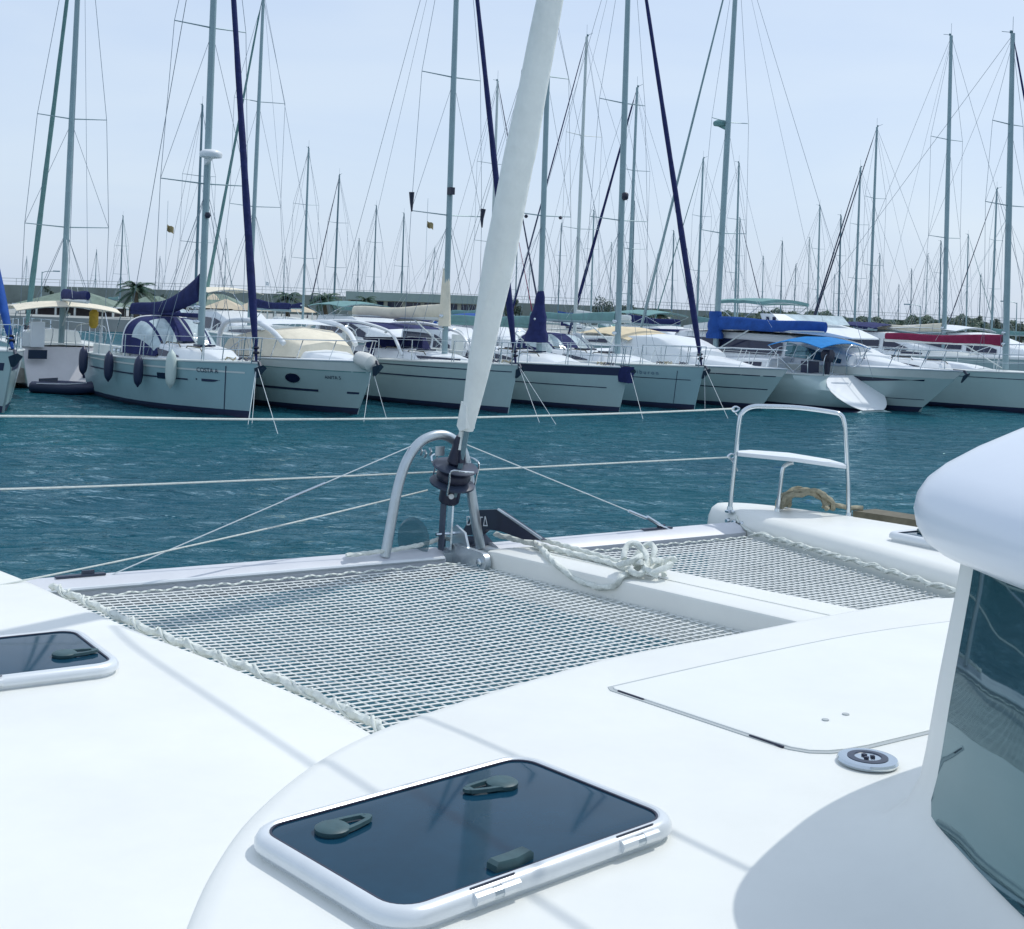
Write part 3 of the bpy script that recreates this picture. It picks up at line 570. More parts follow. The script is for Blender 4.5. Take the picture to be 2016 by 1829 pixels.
b = MB(); laid_rope(b, bez([c0+ex_*.10+EZ*.05, c0+ex_*.17+EZ*.03, c0+ex_*.24+bk*.02+EZ*.016, c0+ex_*.33+bk*.05+EZ*.014], 8), .0135); b.build('warp_tail', ROPEB, tr, 60, world=True)
q = [pz(x, y, z) for x, y, z in ((1672, 1010, 1.60), (1812, 1031, 1.60), (1900, 1046, 1.60))]
gp = MB(); gp.loft([[p+EU*du+EZ*dz for du, dz in ((.03, -.03), (.03, .012), (.22, .012), (.22, -.03))] for p in q], True, (True, True))
tag(gp.build('gangplank', WOOD, None, 0), 'weathered brown wooden gangplank along the outer edge of the far hull', 'plank')
# ================================================================== moored boats
HEAD = rad(-52)                                          # bows of the front row point towards us and to the right
def hull_fn(L, B, fs, fb, rb, rs, wl=.86, fine=2.2, stw=.78, flare=.15, mid=.45, oval=0):
    def pt(t, zf):
        bd = B/2*((stw+(1-stw)*math.sin(min(t/mid, 1)*math.pi/2)) if t < mid else 1-((t-mid)/(1-mid))**fine)
        sh = fs+(fb-fs)*t**1.7; z = sh*zf if zf >= 0 else zf
        bw = bd*(wl-flare*max(0, t-.5)*2)
        b = bw+(bd-bw)*max(zf, 0)**.9 if zf >= 0 else bw*(1+zf*1.5)
        if oval and t < .12 and zf >= 0: g = (1-t/.12)**.7; b *= (1-g)+g*math.sqrt(max(.01, 1-((zf-.52)/.525)**2))
        return Vector((t*L+(rb*max(zf, 0)*t**5)-rs*max(zf, 0)*(1-t)**6, max(b, .012), z))
    return pt
TS = [0, .03, .08, .15, .25, .35, .45, .55, .65, .74, .82, .88, .93, .965, .985, 1.0]
ZF = [1, .95, .82, .6, .4, .2, .12, .06, -.05, -.3]
def build_hull(root, pt, m, band=None, boot=NAVYS, deck=OFFW, bulwark=0.0):
    b = MB(); rings = []
    for t in TS:
        c = [pt(t, z) for z in ZF]; rings.append([Vector((p.x, p.y, p.z)) for p in c] + [Vector((p.x, -p.y, p.z)) for p in c[::-1]])
    nz = len(ZF); rm = [1 if (band and k < 2) else 0 if k < 6 else 2 if k < 7 else 3 for k in range(nz-1)]
    b.loft(rings, False, (True, True), 0, rm + [3] + rm[::-1])
    h = b.build('hull', [m, band or m, boot, ANTIF], root, 40)
    b = MB(); rings = []
    for t in TS:
        p = pt(t, 1.0); y = max(p.y-.03, .005)
        rings.append([Vector((p.x, y*k, p.z+.012+.06*(p.y/1.6)*(1-k*k))) for k in (1, .7, .35, 0, -.35, -.7, -1)])
    b.loft(rings, False, (False, False)); b.build('deck', deck, root, 40)
    b = MB()
    for s_ in (1, -1): b.tube([Vector((pt(t, 1).x, s_*pt(t, 1).y, pt(t, 1).z+.012)) for t in TS], .022, 6)
    b.build('toe_rail', deck if not band else ALU, root, 60)
    return h
def strip(pt, t0, t1, z0, z1, off=.006, n=22, sides=(-1, 1), tp=0.0):
    b = MB()
    for s_ in sides:
        a, c = [], []
        for i in range(n+1):
            k = i/n; t = t0+(t1-t0)*k; e = tp*max(0, (k-.55)/.45)**2; sh = pt(t, 1).z
            for lst, z in ((a, z0+(z1-z0)*e), (c, z1-(z1-z0)*e*.3)):
                p = pt(t, z/sh); lst.append(Vector((p.x, s_*(p.y+off), z)))
        b.loft([a, c], False, (False, False))
    return b
def hull_text(root, pt, body, t, z, size, m=NAVYS, side=-1):
    me = text_mesh(body, size, m, .001); p = pt(t, z/pt(t, 1).z); q = pt(t+.02, z/pt(t+.02, 1).z)
    a = Vector((p.x, side*(p.y+.012), z)); ex = Vector((q.x-p.x, side*(q.y-p.y), 0)); up = pt(t, z/pt(t, 1).z+.1); ey = Vector((up.x-p.x, side*(up.y-p.y), up.z-p.z))
    me.transform(frame_mat(a, ex, ey)); return place('hull_name', me, root)
def house(root, st, name, m, camber=.05, tumble=.90, caps=(True, True)):   # st = [(x, half width, z bottom, z top)]
    b = MB()
    b.loft([[Vector((x, w_, zb)), Vector((x, w_*tumble, zt-(zt-zb)*.14)), Vector((x, w_*(tumble-.07), zt)), Vector((x, 0, zt+camber)), Vector((x, -w_*(tumble-.07), zt)), Vector((x, -w_*tumble, zt-(zt-zb)*.14)), Vector((x, -w_, zb))] for x, w_, zb, zt in st], False, caps)
    return b.build(name, m, root, 40)
def house_pt(st, x, k, off, tumble=.90):                 # point on the sloping side, k = 0 bottom, 1 top
    for a, c in zip(st, st[1:]):
        lo, hi = min(a[0], c[0]), max(a[0], c[0])
        if lo <= x <= hi:
            f = (x-a[0])/(c[0]-a[0]); w_, zb, zt = (a[i]+(c[i]-a[i])*f for i in (1, 2, 3)); break
    else: w_, zb, zt = st[-1][1:]
    return w_*(1-(1-tumble)*k)+off, zb+(zt-zb)*.86*k
def house_window(par, st, x0, x1, k0, k1, m=WINDK, sides=(-1, 1), n=8, taper=.5, name='window'):
    for s_ in sides:
        b = MB(); lo, hi = [], []
        for i in range(n+1):
            x = x0+(x1-x0)*i/n; kk = k1-(k1-k0)*taper*(i/n)**2
            y, z = house_pt(st, x, k0, .012); lo.append(Vector((x, s_*y, z))); y, z = house_pt(st, x, kk, .012); hi.append(Vector((x, s_*y, z)))
        b.loft([lo, hi], False, (False, False)); b.build(name, m, par, 0)
def fairline(pts, r, name, m, root, n=5, seg=6): b = MB(); b.tube(bez(pts, n), r, seg); return b.build(name, m, root, 60)
def straight(pts, r, name, m, root, seg=5): b = MB(); b.tube(pts, r, seg); return b.build(name, m, root, 60)
_post = {}
def rails(root, pt, t0, t1, n, h, m=STEEL, pulpit=True, bow_h=None, r=.012):
    bow_h = bow_h or h
    key = round(h, 2)
    if key not in _post: q = MB(); q.tube([(0, 0, 0), (0, 0, h)], .013, 6); _post[key] = q.mesh('stanchion', m)
    for s_ in (-1, 1):
        top = []
        for i in range(n+1):
            t = t0+(t1-t0)*i/n; p = pt(t, 1); q = Vector((p.x, s_*(p.y-.06), p.z)); place('stanchion', _post[key], root, loc=q); top.append(q+EZ*h)
        straight(top, .0055, 'lifeline', WIREL, root, 4); straight([p-EZ*h*.48 for p in top], .005, 'lifeline', WIREL, root, 4)
    if pulpit:
        b = MB(); ts = [t1, t1+(1-t1)*.4, t1+(1-t1)*.75, 1.0]
        P = [Vector((pt(t, 1).x-(.12 if t == 1 else 0), pt(t, 1).y-.05, pt(t, 1).z)) for t in ts]; P[-1].y = .10; P[-1].x += .08
        topL = [Vector((p.x, p.y, p.z+bow_h)) for p in P]; topR = [Vector((p.x, -p.y, p.z)) for p in topL]
        b.tube(bez(topL+topR[::-1], 5), r, 6); md = [p-EZ*bow_h*.48 for p in topL]; b.tube(bez(md, 4), r*.85, 6); b.tube(bez([Vector((p.x, -p.y, p.z)) for p in md], 4), r*.85, 6)
        for p, q in zip(topL, P):
            for s_ in (-1, 1): b.tube([(p.x, p.y*s_, p.z), (q.x-.10, q.y*s_, q.z)], r, 6)
        b.build('pulpit', m, root, 60)
def boom_cover(root, xm, zb, length, r0, r1, m, up=.0, name='sail_cover', sag=.02):
    b = MB(); rings = []
    for i in range(15):
        k = i/14; x = xm-.12-length*k; r = r0+(r1-r0)*k**.7; z = zb+up*(1-k)**3+sag*math.sin(k*9); ring = []
        for j in range(12):
            a = 2*math.pi*j/12; ring.append(Vector((x, .62*r*math.cos(a)*(1+.1*math.sin(k*21+j)), z+r*math.sin(a)*(1.25+.5*(up > .3)*(1-k)**2))))
        rings.append(ring)
    b.loft(rings, True, (True, True)); return b.build(name, m, root, 50)
def rig(root, pt, L, xm, H, spr, bow, zdeck, m=MASTM, r=.075, genoa=None, gr=.05, rake=.008, boom=None, shroud=True, back=True, yb=1.3, frac=1.0, gz=.55, wr=.0075):
    mz = lambda z: Vector((xm-rake*(z-zdeck), 0, z))
    b = MB(); b.tube([mz(zdeck-.1), mz(zdeck+(H-zdeck)*.5), mz(H)], [r, r, r*.72], 10, flat=1.45 if False else 1.0); mast = b.build('mast', m, root, 60)
    for z, ys in spr:
        b = MB(); p = mz(z)
        for s_ in (-1, 1): b.tube([p, p+Vector((-.10, s_*ys, .05))], [.020, .013], 6)
        b.build('spreader', m, mast, 60)
    if shroud:
        for s_ in (-1, 1):
            tips = [mz(z)+Vector((-.10, s_*ys, .05)) for z, ys in sorted(spr)]; ch = Vector((xm-.15, s_*yb, zdeck-.1))
            straight([ch]+tips+[mz(min(H-.3, H))], wr, 'shroud', WIRE, root, 4)
            if tips: straight([Vector((xm-.45, s_*yb, zdeck-.1)), mz(sorted(spr)[0][0]-.15)], wr, 'shroud', WIRE, root, 4); straight([Vector((xm+.4, s_*yb, zdeck-.1)), mz(sorted(spr)[0][0]-.1)], wr*.85, 'shroud', WIRE, root, 4)
            if len(tips) > 1: straight([tips[0], mz(sorted(spr)[1][0]-.1)], wr*.8, 'shroud', WIRE, root, 4)
    hd = mz(H*frac)
    if genoa:
        g0 = bow+EZ*gz; n = 26; P = [bow.lerp(hd, i/n) for i in range(n+1)]; P[0] = bow
        rr = []
        for i in range(n+1): k = i/n; rr.append(max(.012, gr*min(1, k*9+.25)*(1-.62*k)*(1+.06*math.sin(i*2.1))) if k < .93 else .012)
        b = MB(); b.tube(P, rr, 8); b.build('furled_genoa', genoa, root, 60)
        b = MB(); b.lathe([(.03, -.02), (.085, 0), (.09, .03), (.04, .05), (.04, .1), (.09, .12), (.085, .15), (.03, .17)], bow+(hd-bow)*.012, 10, hd-bow); b.build('furler_drum', BLACK, root, 40)
    else: straight([bow, hd], wr, 'forestay', WIRE, root, 4)
    if back: straight([Vector((.1, 0, pt(0, 1).z)), mz(H-.05)], wr, 'backstay', WIRE, root, 4)
    b = MB(); b.tube([mz(H), mz(H)+EZ*.55], .008, 4); b.tube([mz(H)+Vector((-.05, 0, .04)), mz(H)+Vector((-.4, 0, .12))], .010, 4); b.lathe([(.02, 0), (.05, .02), (.05, .09), (.02, .11)], mz(H)+Vector((-.06, 0, 0)), 8); b.build('masthead_gear', MASTD, mast, 60)
    for hh in (1.2, 1.8):
        b = MB(); b.lathe([(.05, -.05), (.06, 0), (.05, .07), (.03, .1)], mz(zdeck+hh*.6)+Vector((0, -r-.03, 0)), 8, (0, -1, 0)); b.build('mast_winch', STEEL, mast, 60)
    if boom:
        bl, zb, bm_ = boom; b = MB(); b.tube([mz(zb), Vector((xm-bl, 0, zb-.02))], .055, 8); b.build('boom', bm_, root, 60)
        straight([Vector((xm-.12, 0, zb-.75)), Vector((xm-bl*.33, 0, zb-.04))], .022, 'boom_vang', MASTW, root, 6)
        straight([Vector((xm-bl, 0, zb)), mz(H-.1)], wr*.7, 'topping_lift', WIRE, root, 4)
        if shroud:
            for s_ in (-1, 1): straight([Vector((xm-bl*.55, s_*.09, zb+.05)), mz(sorted(spr)[0][0]-.3)], wr*.6, 'lazy_jack', WIREL, root, 4)
    return mast, mz
def radome(mast, p, m=WHITE, r=.28):
    b = MB(); b.lathe([(r*.5, -.09), (r*.92, -.07), (r, 0), (r*.95, .06), (r*.6, .11), (.03, .125)], p, 18); b.build('radome', m, mast, 50)
    b = MB(); b.prism([p+Vector((-.26, -.04, -.25)), p+Vector((-.26, -.04, -.09)), p+Vector((.1, -.04, -.09))], (0, .08, 0)); b.build('radar_bracket', m, mast, 0)
def sprayhood(root, x0, x1, w_, z0, h, m, win=CLEAR, name='sprayhood'):
    rings = []; NI, NJ = 12, 28
    for k in range(NI+1):
        f = k/NI; x = x1+(x0-x1)*f; hh = h*(math.sin(min(1, f*1.3+.05)*math.pi/2))**.85; ww = w_*(.86+.14*f); ring = []
        for j in range(NJ+1):
            a = math.pi*j/NJ; c_, s_ = math.cos(a), math.sin(a); ring.append(Vector((x, ww*math.copysign(abs(c_)**.6, c_), z0+hh*abs(s_)**.55)))
        rings.append(ring)
    panels = [(1, 9, 2, 8), (1, 9, 20, 26), (1, 7, 9, 13), (1, 7, 15, 19)]; inwin = lambda i, j: any(a <= i < b_ and c <= j < d for a, b_, c, d in panels)
    b = MB()
    vs = [p for r in rings for p in r]; W_ = NJ+1
    b.add(vs, [(i*W_+j, i*W_+j+1, (i+1)*W_+j+1, (i+1)*W_+j) for i in range(NI) for j in range(NJ) if not inwin(i, j)]); o = b.build(name, m, root, 60)
    for a, b_, c, d in panels: q = MB(); q.loft([rings[i][c:d+1] for i in range(a, b_+1)], False, (False, False)); q.build('hood_window', win, o, 60)
    b = MB(); b.tube([p+Vector((-.01, 0, .012)) for p in rings[-1]], .022, 6); b.build('grab_rail', WHITE, o, 60)
    return o
def bimini(root, x0, x1, w_, z, m, zd, camber=.16, name='bimini', fl=STEEL, thick=.02, drop=.06):
    b = MB(); rings = []
    for i in range(9):
        k = i/8; x = x0+(x1-x0)*k; e = drop*(2*k-1)**2; ring = []
        for j in range(11):
            y = -1+2*j/10; ring.append(Vector((x, w_*y, z-e+camber*(1-y*y)-.02*math.sin(k*math.pi*3)**2)))
        rings.append(ring + [p-EZ*thick for p in ring[::-1]])
    b.loft(rings, True, (True, True)); o = b.build(name, m, root, 50)
    for xa, xb in ((x0+.05, (x0+x1)/2+.1), (x1-.05, (x0+x1)/2-.1)):
        b = MB(); P = [Vector((xb, w_*1.0, zd))]+[Vector((xa, w_*y, z-drop*.9+camber*(1-y*y)-thick-.014)) for y in (1, .9, .5, 0, -.5, -.9, -1)]+[Vector((xb, -w_*1.0, zd))]
        b.tube(P, .0125, 6); b.build('bimini_hoop', fl, o, 60)
    return o
def fender(p, L, r, m, label, group=None, tilt=0):
    b = MB(); pr = [(.012, -L/2-.06), (.03, -L/2-.03)]+[(r*math.sin(math.pi*k/12)**.5, -L/2*math.cos(math.pi*k/12)) for k in range(1, 12)]+[(.03, L/2+.03), (.012, L/2+.06)]
    b.lathe(pr, (0, 0, 0), 14); o = b.build('fender', m, None, 50); o.location = p; o.rotation_euler = (tilt, tilt*.5, 0); tag(o, label, 'fender', group)
    b = MB(); b.tube([(0, 0, L/2+.04), (.03, .03, L/2+.45)], .009, 5); b.build('fender_line', WIREL, o, 60); return o
def bow_at(px, py, head, L):                             # root position (stern waterline) when the stem touches the water at this pixel
    p = pz(px, py, 0); return p - Vector((math.cos(head), math.sin(head), 0))*L
def along(px, root, head):                               # distance along the keel at which a mast shows at picture column px
    hx, hy = math.cos(head), math.sin(head); best = min((abs((ray(px, 640).x/ray(px, 640).y)*(root.y+hy*s)-(root.x+hx*s)), s) for s in [i*.02 for i in range(0, 900)]); return best[1]
def locx(px, y, root, head):                             # distance along the keel of a detail lying y to port of the centre line
    hx, hy = math.cos(head), math.sin(head); k = ray(px, 640).x/ray(px, 640).y
    return min((abs(k*(root.y+hy*s+hx*y)-(root.x+hx*s-hy*y)), s) for s in [i*.02 for i in range(-100, 900)])[1]
def zat(px, py, root, head, s):
    X, Y = root.x+math.cos(head)*s, root.y+math.sin(head)*s; return pY(px, py, Y).z
def w2l(root, head, p): q = Vector(p)-root; c, s = math.cos(head), math.sin(head); return Vector((q.x*c+q.y*s, -q.x*s+q.y*c, q.z))
def l2w(root, head, p): c, s = math.cos(head), math.sin(head); return Vector((root.x+p[0]*c-p[1]*s, root.y+p[0]*s+p[1]*c, p[2]))
def bow_lines(p, root_label, px):                        # mooring lines from a bow down into the water
    for i, (x, y) in enumerate(px):
        e = pz(x, y, -.02); b = MB(); b.tube(lin(p, e, 3), .0062, 5); tag(b.build('mooring_line', WIREL, None, 60), root_label[i], 'rope', 'mooring lines running from the bows into the water')
def rail_gear(root, pt, h):                              # the anchor on the stem head
    p = pt(1, 1); b = MB(); b.prism([p+Vector((-.35, -.02, .06)), p+Vector((.05, -.02, .05)), p+Vector((.16, -.02, -.10)), p+Vector((.10, -.02, -.12)), p+Vector((0, -.02, -.01)), p+Vector((-.35, -.02, .02))], (0, .04, 0))
    b.loft([[p+Vector((.10, -.16, -.10)), p+Vector((.22, 0, -.02)), p+Vector((.10, .16, -.10)), p+Vector((.06, 0, -.14))], [p+Vector((-.06, -.05, -.32)), p+Vector((0, 0, -.30)), p+Vector((-.06, .05, -.32)), p+Vector((-.07, 0, -.34))]], True, (True, True)); b.build('bow_anchor', NAVYP, root, 30)
# ---------------------------------------------------------------- front row sailboats
def sailboat(label, bow, L, B, fs, fb, hullm, mastpx, spr_px, head=HEAD, name='sailboat', rb=.35, rs=.2, genoa=NAVYC, gr=.085, H=14.5, cab=(.33, .76), ch=.34, boom=None, cover=None, hood=None, band=None, stripes=(), mastm=MASTM, lines=True, mr=.085, wins=True, stw=.78, fine=2.2, yb=None):
    root = bow_at(*bow, head, L); t = thing(name, label, 'sailboat', root, head)
    pt = hull_fn(L, B, fs, fb, rb, rs, stw=stw, fine=fine); build_hull(t, pt, hullm, band)
    for (t0, t1, z0, z1, m) in stripes: strip(pt, t0, t1, z0, z1).build('hull_stripe', m, t, 0)
    xa, xb = cab[0]*L, cab[1]*L; st = []
    for k in range(9):
        f = k/8; x = xa+(xb-xa)*f; tt = x/L; zb = pt(tt, 1).z+.03; hh = ch*(1-.72*f**1.6)*(1 if f < .97 else .3); st.append((x, pt(tt, 1).y*(.66-.05*f)*(1 if f < .85 else .8), zb, zb+hh))
    hs = house(t, st, 'coachroof', WHITE, tumble=.84)
    if wins:
        house_window(hs, st, xa+.25, xa+(xb-xa)*.34, .22, .80, taper=.2); house_window(hs, st, xa+(xb-xa)*.38, xa+(xb-xa)*.66, .22, .80, taper=.8)
    s = along(*mastpx, root, head) if isinstance(mastpx, tuple) and len(mastpx) == 1 else along(mastpx, root, head)
    zd = pt(s/L, 1).z+.05+ch*.4
    spr = [(zat(px, py, root, head, s), ys) for px, py, ys in spr_px]
    bowp = pt(1, 1)+Vector((-.12, 0, .05))
    mast, mz = rig(t, pt, L, s, H, spr, bowp, zd, mastm, mr, genoa, gr, boom=boom, yb=yb or pt(s/L, 1).y-.06)
    rails(t, pt, .06, .84, 6, .58)
    rail_gear(t, pt, 0)
    if cover: boom_cover(t, s, boom[1]+.10, boom[0]-.15, *cover)
    if hood:
        x0, x1 = hood[2:] if len(hood) > 2 else (xa-.55, xa+.85)
        sprayhood(t, x0, x1, B*.37, pt(x0/L, 1).z+.10, hood[1], hood[0])
    b = MB(); b.box((xa-.02, 0, st[0][2]+ch*.42), (.05, .6, ch*.8)); b.build('companionway', WINDK, t, 0)
    for k, f in enumerate((.42, .72)):
        j = int(f*8); x = st[j][0]; b = MB(); b.box((x, 0, st[j][3]+.065), (.5-.1*k, .5-.1*k, .04)); b.build('deck_hatch', WINDK, t, 0)
    for k in range(3):
        f = .35+.2*k; j = int(f*8); b = MB(); b.tube([Vector((st[j][0]-.5, -st[j][1]*.72, st[j][3]+.01)), Vector((st[j][0]-.4, -st[j][1]*.72, st[j][3]+.08)), Vector((st[j][0]+.3, -st[j][1]*.72, st[j][3]+.07)), Vector((st[j][0]+.4, -st[j][1]*.72, st[j][3]-.01))], .016, 6); b.build('handrail', WOOD, t, 60)
    for k in range(4):
        x = L*random.uniform(.86, .97); b = MB(); yy = random.uniform(-.3, .3)*pt(x/L, 1).y*2; zz_ = pt(x/L, 1).z+.05
        b.tube([Vector((x+.12*math.cos(a), yy+.12*math.sin(a), zz_+.03*(i % 3))) for i, a in enumerate([2*math.pi*i/9 for i in range(28)])], .014, 5); b.build('rope_coil', ROPEB if k % 2 else NAVYP, t, 60)
    for k in range(2):
        b = MB(); b.lathe([(.06, 0), (.075, .03), (.055, .08), (.06, .13), (.04, .14)], (xa-.5-.3*k, -B*.36, pt(.3, 1).z+.08), 10); b.build('winch', STEEL, t, 50)
    b = MB(); ww = .42
    b.tube([Vector((xa*.42, ww*math.cos(a), pt(.15, 1).z+.45+ww*math.sin(a))) for a in [2*math.pi*i/20 for i in range(21)]], .018, 6); b.build('steering_wheel', STEEL, t, 60)
    b = MB(); b.box((xa*.42+.18, 0, pt(.15, 1).z+.25), (.25, .3, .9)); b.build('pedestal', OFFW, t, 0)
    b = MB()
    for s_ in (-1, 1): b.box((xa*.55, s_*B*.3, pt(.2, 1).z+.12), (xa*.9, .22, .26))
    b.build('cockpit_coaming', OFFW, t, 0)
    return t, pt, root, s, mast, mz
# S1: white and sea green sloop with three navy fenders
t, pt, root, s, mast, mz = sailboat('sea-green sloop with navy fenders, clear-windowed sprayhood and bunched navy mainsail', (490, 822), 7.6, 2.75, 1.10, 1.25, HULLT, 397, [(401, 362, 1.15), (412, 54, .95)],
    boom=(4.4, 2.25, NAVYC), cover=(.20, .10, NAVYC, .62), hood=(NAVYC, .95, 2.5, 4.3), cab=(.36, .86), ch=.40, stripes=[(.10, .79, .76, .795, NAVYS), (.05, .97, 1.00, 1.04, OFFW)], gr=.105, H=15)
hull_text(t, pt, 'COSTA A', .825, .97, .155); strip(pt, .84, .90, .76, .82, tp=1).build('hull_emblem', NAVYS, t, 0); strip(pt, .82, .825, .78, .82).build('hull_mark', NAVYS, t, 0)
strip(pt, .66, .70, .74, .88, off=.008).build('portlight', WINDK, t, 0); strip(pt, .915, .918, .15, 1.15).build('hull_seam', NAVYS, t, 0)
radome(mast, mz(zat(408, 306, root, HEAD, s))+Vector((.30, -.06, 0)))
b = MB(); b.lathe([(.05, -.06), (.08, 0), (.05, .08)], mz(4.7)+Vector((.12, 0, 0)), 10); b.build('deck_light', BLACK, mast, 50)
for i, (tt, m_, lb) in enumerate(((.09, NAVYC, 'navy fender nearest the stern of the sea-green sloop'), (.38, NAVYC, 'middle navy fender of three on the sea-green sloop'), (.60, NAVYC, 'navy fender hanging below the cabin windows of the sea-green sloop'))):
    p = pt(tt, .8); fender(l2w(root, HEAD, (p.x, -p.y-.17, .92-.02*i)), .66, .118, NAVYS, lb, 'fenders along the sea-green sloop', .05*(i-1))
p = pt(.75, .8); fender(l2w(root, HEAD, (p.x, -p.y-.15, 1.0)), .80, .13, mat('white_vinyl', (.55, .64, .60), .5), 'long pale fender hanging forward on the sea-green sloop', 'fenders along the sea-green sloop')
bp1 = l2w(root, HEAD, pt(1, 1)-Vector((.1, 0, .02)))
bow_lines(bp1, ['left white bow line of the sea-green sloop', 'middle white bow line of the sea-green sloop', 'right white bow line of the sea-green sloop'], [(488, 838), (496, 836), (548, 858)])
# S3: sloop with pale radar-style bimini frame
t, pt, root, s, mast, mz = sailboat('long pale green sloop with cream sail bag, right of the cream-covered motor cruiser', (1000, 813), 9.6, 3.2, 1.10, 1.25, HULLG, 877, [(886, 424, 1.2), (898, 152, 1.0)],
    boom=(4.9, 2.35, OFFW), cover=(.16, .12, CREAM, .12), stripes=[(.10, .93, .78, .815, NAVYS), (.05, .99, 1.06, 1.085, NAVYS)], gr=.10, H=15.5, ch=.30, wins=False)
st_ = [(x, 1, 1, 1) for x in (0, 1)]
house_window(t, [(3.0, 1.12, 1.15, 1.42), (8.4, .55, 1.25, 1.42)], 3.2, 8.2, .2, .7, taper=.4, name='cabin_stripe')
b = MB(); rings = []
for k in range(8):
    z = zat(884, 640, root, HEAD, s)+.0+(.0)
    f = k/7; zz_ = 2.15+1.6*f; rr = .17*(1-f*.6)+.05; rings.append([mz(zz_)+Vector((rr*math.cos(a)-.05, rr*.7*math.sin(a), 0)) for a in [2*math.pi*i/10 for i in range(10)]])
b.loft(rings, True, (True, True)); b.build('mast_sail_bag', CREAM, t, 50)
for (px, py, dy) in ((811, 402, -1.2), (927, 426, 1.2)):
    b = MB(); z = zat(px, py, root, HEAD, s); b.tube([Vector((s-.1, dy*1.0, z-.25)), Vector((s-.12, dy*1.0, z)), Vector((s-.1, dy*1.02, z+.28))], [.02, .05, .075], 6); b.build('radar_reflector', BLACK, mast, 40)
b = MB(); b.box(mz(zat(895, 377, root, HEAD, s))+Vector((.12, -.05, 0)), (.18, .14, .2)); b.build('steaming_light', BLACK, mast, 0)
bi = MB(); zb = pt(.1, 1).z
for y in (-1.2, 1.2): bi.tube(bez([Vector((1.75, y, zb+.70)), Vector((1.85, y, zb+.95)), Vector((2.5, y, zb+1.04)), Vector((4.0, y, zb+1.06)), Vector((5.4, y, zb+.90)), Vector((5.9, y, zb+.72)), Vector((6.35, y, zb+.22))], 5), .045, 6)
bi.build('awning_frame', WHITE, t, 60)
b = MB(); b.loft([[Vector((x, y, zb+1.0-.12*(max(0, x-4.0)/1.4)+.05*(1-(y/1.25)**2))) for y in (-1.2, -.6, 0, .6, 1.2)] for x in (1.9, 3.0, 4.2, 5.4)], False, (False, False)); b.build('awning', NAVYC, t, 40)
b = MB(); b.loft([[Vector((4.6-.25*k, y, zb+.10+.27*k)) for y in (-1.1, -.5, 0, .5, 1.1)] for k in range(3)], False, (False, False)); b.build('dodger_panel', NAVYC, t, 40)
bp3 = l2w(root, HEAD, pt(1, 1)); bow_lines(bp3, ['left thin bow line of the long pale green sloop', 'right thin bow line of the long pale green sloop'], [(1062, 832), (1096, 838)])
# S4: sloop with the navy sheer band
t, pt, root, s, mast, mz = sailboat('sloop with a broad navy sheer band and navy sail stowed on its mast', (1218, 812), 9.0, 3.1, 1.12, 1.22, HULLG, 1063, [(1075, 425, 1.15), (1088, 150, .9)],
    boom=(4.6, 2.2, TEALC), cover=(.13, .10, TEALC, .05), band=NAVYS, stripes=[(.05, .955, .64, .665, NAVYS)], gr=.09, H=12.2, genoa=None)
b = MB(); rings = []
for k in range(9):
    f = k/8; zz_ = 1.75+1.5*f; rr = (.34*(1-f)+.12)*(1+.1*math.sin(k*2)); rings.append([mz(zz_)+Vector((rr*.9*math.cos(a)-.16*(1-f), rr*.7*math.sin(a), 0)) for a in [2*math.pi*i/10 for i in range(10)]])
b.loft(rings, True, (True, True)); b.build('stowed_mainsail', NAVYC, t, 50)
for k, (px, py) in enumerate(((1040, 424), (1084, 429))):
    b = MB(); b.lathe([(.03, -.05), (.06, 0), (.03, .05)], Vector((s-.08, -.6 if k else .7, zat(px, py, root, HEAD, s))), 8); b.build('spreader_light', BLACK, mast, 50)
bp4 = l2w(root, HEAD, pt(1, 1)); bow_lines(bp4, ['thin bow line of the navy-banded sloop'], [(1266, 826)])
b = MB(); b.prism([Vector((0, 0, 0)), Vector((.5, 0, .02)), Vector((.46, 0, -.42)), Vector((.08, 0, -.40))], (0, .18, 0)); o = b.build('bow_bag', NAVYC, t, 0); q = pt(1, 1); o.location = q+Vector((-.35, -.14, .02))
# S5: sloop with tall dark forestay
t, pt, root, s, mast, mz = sailboat('sloop with lettered bow and dark furled genoa, fourth sailing bow from the left', (1366, 807), 9.4, 3.2, 1.10, 1.24, HULLT, 1217, [(1223, 434, 1.2), (1229, 203, .95)],
    boom=(4.3, 2.4, MASTM), cover=(.13, .09, TEALC, .05), stripes=[(.80, .975, .84, .86, NAVYS)], gr=.10, H=15.5, mr=.095, hood=(NAVYC, .75, 2.6, 4.2))
hull_text(t, pt, 'T i b u r o n', .815, .95, .17, mat('blue_lettering', (.06, .12, .22), .5)); strip(pt, .938, .9395, .15, 1.1).build('hull_seam', NAVYS, t, 0)
b = MB(); b.lathe([(.05, -.1), (.1, -.05), (.1, .1), (.05, .14)], mz(zat(1226, 388, root, HEAD, s))+Vector((.14, 0, 0)), 8); b.build('steaming_light', BLACK, mast, 50)
bp5 = l2w(root, HEAD, pt(1, 1)); bow_lines(bp5, ['left bow line of the lettered sloop', 'right bow line of the lettered sloop'], [(1388, 812), (1434, 826)])
# far left sloop with the blue furled genoa, only its bow in the picture
t, pt, root, s, mast, mz = sailboat('bow of a grey-green sloop with bright blue furled genoa at the left picture edge', (4, 814), 10.0, 3.2, 1.15, 1.38, HULLG, -210, [(-200, 362, 1.1)], boom=(4.2, 2.3, NAVYC), cover=(.2, .1, BLUEC, .1), genoa=BLUEC, gr=.13, H=13.5, rb=.62, stripes=[(.9, .985, .95, 1.12, NAVYS)])
